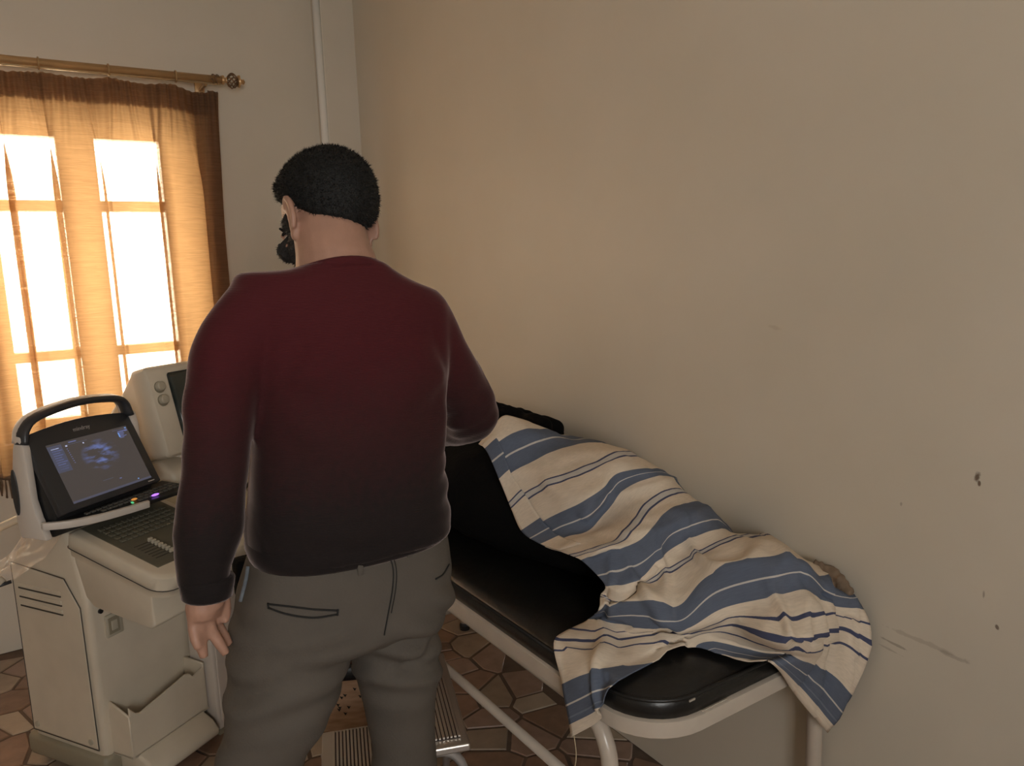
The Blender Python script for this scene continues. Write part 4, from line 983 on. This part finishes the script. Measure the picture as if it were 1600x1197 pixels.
stitch('centre_seam', dense([(608, 868), (614, 890), (613, 920), (606, 960), (600, 992)]), .0012); stitch('centre_seam', dense([(613, 866), (619, 890), (618, 920), (611, 958)]), .0009)
stitch('pocket_welt', dense([(680, 905), (692, 897), (701, 882)]), .0016)
for x, y in ((562, 884), (638, 856)):
    p = on_seat(x, y, .002)
    if p is not None: mb_('belt_loop', MB().box(p.x-.005, p.x+.005, p.y-.003, p.y+.003, p.z-.016, p.z+.02, .0015).mesh('belt_loop'), TROUSER)
stitch('pocket_lining', dense([(389, 885), (386, 905), (381, 925), (377, 940)]), .004, DENIM)
# dark holster pouch at his left hip
p0 = px(378, 902, D=1.36); mb_('hip_pouch', MB().box(p0.x-.012, p0.x+.03, p0.y-.022, p0.y+.022, p0.z-.040, p0.z+.034, .009, 3).mesh('hip_pouch'), BLACKC)

# head: a radius for every direction, so hair and beard can be grown from the same form
HC = Vector((.484, 1.325, 1.604))
hyaw, hpit, hrol = math.radians(17), math.radians(-25), math.radians(7)
HM = Matrix.Translation(HC) @ Matrix.Rotation(hyaw, 4, 'Z') @ Matrix.Rotation(hpit, 4, 'X') @ Matrix.Rotation(hrol, 4, 'Y')
ELL = [((0, -.004, .004), (.0725, .093, .080)), ((0, .026, -.055), (.060, .062, .058)), ((0, .030, -.086), (.042, .046, .030)), ((0, .094, -.044), (.012, .016, .021)), ((0, .085, -.012), (.048, .018, .012)),
       ((0, .082, -.080), (.024, .010, .010)), ((.036, .074, -.045), (.024, .020, .020)), ((-.036, .074, -.045), (.024, .020, .020))]
def head_r(d):
    best = 0.
    for c, s in ELL:
        o = Vector((-c[0]/s[0], -c[1]/s[1], -c[2]/s[2])); q = Vector((d.x/s[0], d.y/s[1], d.z/s[2]))
        A_, B_, C_ = q.dot(q), o.dot(q), o.dot(o)-1; D_ = B_*B_-A_*C_
        if D_ > 0: best = max(best, (-B_+math.sqrt(D_))/A_)
    return max(best, .05)
def head_shell(fn, n=96, m=64):
    v = []; f = []
    for i in range(m+1):
        th = PI*i/m
        for k in range(n):
            a = 2*PI*k/n; d = Vector((math.sin(th)*math.cos(a), math.sin(th)*math.sin(a), math.cos(th))); v.append(HM @ (d*fn(d)))
    for i in range(m):
        for k in range(n): f.append((i*n+k, (i+1)*n+k, (i+1)*n+(k+1) % n, i*n+(k+1) % n))
    return v, f
g = MB(); v, f = head_shell(head_r); g.add(v, f)
hl = lambda x, y, z: HM @ Vector((x, y, z))
# ears: shell, curled rim, inner fold and lobe
for s in (-1, 1):
    ec = lambda a, b, o: hl(s*(.0735+o), .000+a, -.030+b)
    rim_ = [ec(.016*math.cos(t)-.004, .030*math.sin(t)+.004, .004+.008*sm(1.2, -1.2, math.cos(t)-.2)) for t in [.15*PI+1.25*PI*q/13 for q in range(14)]]
    g.tube(rim_, [.0045+.0015*math.sin(PI*q/13) for q in range(14)], 8)
    g.ball(ec(-.002, .002, .004), (.006, .016, .028), 12, 8, mtx=HM.to_3x3() @ Matrix.Rotation(s*.35, 3, 'Z'))
    g.tube([ec(.004, .018, .006), ec(-.007, .006, .012), ec(-.005, -.012, .010), ec(.006, -.020, .005)], .0038, 8)
    g.ball(ec(.003, -.029, .004), (.006, .008, .009), 10, 6)
# neck and hidden trunk, arms and legs: one continuous body
tapered(g, [(.476, 1.268, 1.44), (.474, 1.266, 1.495), (.474, 1.283, 1.540), (.480, 1.312, 1.59)], [.076, .070, .063, .060], 5, 22)
g.loft([ell((x, y), hw-.03, hd-.03, z-.012, tilt=t) for z, x, y, hw, hd, t in TORSO[:-3]]); g.loft([ell((x, y), hw-.02, hd-.02, z) for z, x, y, hw, hd in HIP])
tapered(g, L_ARM+[(.2035, 1.206, .985)], [.045, .042, .038, .036, .034, .030, .026, .025], 5, 16); tapered(g, R_ARM+[(.816, 1.615, 1.106)], [.045, .042, .038, .036, .034, .030, .026, .025], 5, 16)
tapered(g, LL, [r-.02 for r in LR], 5, 16); tapered(g, RL, [r-.02 for r in RR], 5, 16)
# left hand, hanging, palm turned back, thumb towards the thigh
def hp_(x, y, dy=0.): return px(x, y, Y=1.205+dy)
def loftpath(pts, rs, k=4, n=12): tapered(g, pts, rs, k, n)
loftpath([hp_(319, 900), hp_(318, 928), hp_(316, 950), hp_(314, 966)], [.025, .0245, .0255, .021]); loftpath([hp_(329, 915, .006), hp_(330, 940, .006), hp_(327, 962, .008)], [.019, .020, .017])
loftpath([hp_(303, 955), hp_(303, 982, -.004), hp_(306, 1000, -.012), hp_(311, 1014, -.016)], [.0105, .0092, .0085, .0068])                                   # little finger
loftpath([hp_(312, 960), hp_(312, 990, -.002), hp_(315, 1010, -.008), hp_(319, 1028, -.010)], [.0110, .0098, .0090, .0070])                                 # ring finger
loftpath([hp_(321, 962, .006), hp_(331, 986, .004), hp_(342, 1004, .0), hp_(354, 1022, -.004)], [.0110, .0098, .0090, .0070])                              # middle finger
loftpath([hp_(329, 958, .016), hp_(340, 977, .026), hp_(350, 993, .030), hp_(359, 1008, .028)], [.0108, .0094, .0086, .0068])                                # index finger
loftpath([hp_(333, 915, .010), hp_(346, 930, .014), hp_(351, 950, .014), hp_(351, 973, .010)], [.014, .0118, .0105, .0078])                                # thumb
# right hand closed around the probe on the patient
RH = Vector((.826, 1.658, 1.088)); fd = Vector((.24, .93, -.27)).normalized(); sd = Vector((.90, -.40, 0)).normalized(); dn = fd.cross(sd); dn = dn if dn.z < 0 else -dn
def q_(a, b, c): return RH+fd*a+sd*b+dn*c
loftpath([q_(-.05, 0, 0), q_(-.02, 0, 0), q_(.02, 0, 0), q_(.045, 0, .004)], [.026, .030, .033, .029])
for k, (b, L) in enumerate(((-.030, .9), (-.010, 1.0), (.011, .97), (.031, .8))):
    loftpath([q_(.035, b, .004), q_(.035+.035*L, b*1.02, .014), q_(.035+.042*L, b, .040), q_(.035+.020*L, b, .058)], [.0115, .0105, .0098, .0085])
loftpath([q_(-.01, -.026, .008), q_(.012, -.045, .022), q_(.035, -.040, .042), q_(.048, -.026, .054)], [.0145, .0125, .0110, .0090])
body_me = fuse('man_body', g, .0038, 3, .4)
mb_('body', body_me, SKIN)
def hairmask(d):
    # d in head space: y forward, z up; grows above a line that drops towards the nape
    az = math.atan2(abs(d.x), -d.y)          # 0 behind, pi in front
    lim = interp([0, .55, 1.0, 1.32, 1.62, 1.9, 2.3, PI], [-.93, -.88, -.66, -.34, -.05, .06, .44, .55], az)
    lim += .03*noise.noise(d*9)
    return sm(lim-.06, lim+.34, d.z)
def hair_r(d):
    m_ = hairmask(d); t = .009+.010*sm(-.2, .9, d.z)+.004*sm(.2, 1, d.y)
    nz = .002*noise.noise(d*12)+.0012*noise.noise(d*50)
    return head_r(d)-.004*(1-m_)**3+m_*(t+nz)
v, f = head_shell(hair_r, 150, 100); h_ = MB().add(v, f); mb_('hair', h_.mesh('hair'), HAIR)
def beard_r(d):
    r0 = head_r(d); p = d*r0; ax = abs(p.x)
    top = lerp(-.066, -.006, sm(.026, .060, ax))        # cheek line rises into the sideburn
    m_ = sm(top+.008, top-.008, p.z)*sm(.006, .022, p.y)*(1-sm(.012, .006, math.hypot(p.x/1.8, p.z+.079))*sm(.06, .07, p.y))
    return r0-.005*(1-m_)+m_*(.006+.002*noise.noise(d*30))
v, f = head_shell(beard_r, 120, 80); mb_('beard', MB().add(v, f).mesh('beard'), BEARD)
def strands(name, fn, mask, n, L, seed, m):
    rn = random.Random(seed); v = []; f = []
    while len(f) < n:
        z = rn.uniform(-1, 1); a = rn.uniform(0, 2*PI); q = math.sqrt(1-z*z); d = Vector((q*math.cos(a), q*math.sin(a), z))
        if mask(d) < rn.uniform(.15, .6): continue
        r0 = fn(d); p = HM @ (d*(r0-.003)); dd = HM.to_3x3() @ d
        t = (Vector((rn.gauss(0, 1), rn.gauss(0, 1), rn.gauss(0, 1)-.6))); t = (t-dd*t.dot(dd)).normalized()
        l = L*rn.uniform(.6, 1.2); tip = p+dd*(.003+l*rn.uniform(.25, .7))+t*l*.8; sd = dd.cross(t)*.0011
        k = len(v); v += [p-sd, p+sd, tip]; f.append((k, k+1, k+2))
    o = mb_(name, MB().add(v, f).mesh(name), m); o['kind'] = 'stuff'
strands('hair_strands', hair_r, hairmask, 9000, .008, 21, HAIR)
strands('beard_strands', beard_r, lambda d: 1. if beard_r(d) > head_r(d)+.003 else 0., 2200, .006, 22, BEARD)
EYEW = mat('eye_white', (.7, .66, .6), .3); IRIS = mat('dark_iris', (.03, .015, .01), .2)
for s in (-1, 1):
    c_ = hl(s*.031, .080, -.022); e_ = mb_('eye', MB().ball(c_, .0115, 14, 10).mesh('eye'), EYEW)
    mb_('iris', MB().ball(hl(s*.031, .0895, -.023), (.005, .0035, .005), 10, 6).mesh('iris'), IRIS, e_)
    mb_('eyebrow', MB().tube([hl(s*.014, .095, -.004), hl(s*.030, .093, .001), hl(s*.050, .078, -.004)], [.003, .004, .002], 8).mesh('eyebrow'), HAIR)
for x, y in ((.205, 1.24), (.548, 1.255)):
    rings = []
    for t, hw, hh in ((-.09, .028, .030), (-.08, .036, .045), (-.03, .040, .060), (.03, .044, .052), (.09, .046, .036), (.14, .040, .026), (.17, .02, .016)):
        rings.append([tuple(Vector((x+hw*math.cos(2*PI*k/16), y+t+.0, max(0.002, hh*.9+hh*math.sin(2*PI*k/16)))))for k in range(16)])
    mb_('shoe', MB().loft(rings).mesh('shoe'), SHOE)
# probe in his right hand, standing on the patient
pr = empty('ultrasound_probe', tuple(q_(.055, 0, .03)), 0, label='white ultrasound probe held in the right hand of the man over the patient', cat='probe')
MB().lathe([(.008, .055), (.012, .05), (.0145, .02), (.016, -.02), (.021, -.045), (.023, -.058), (.018, -.064)], 18).build('probe_body', WHITEP, pr, smooth=True)
MB().tube(spline([(0, 0, .055), (-.02, .04, .10), (-.12, .10, .09), (-.28, .22, .02), (-.36, .45, -.16)], 6), .0045, 8).build('cable', BLACKP, pr, smooth=True)
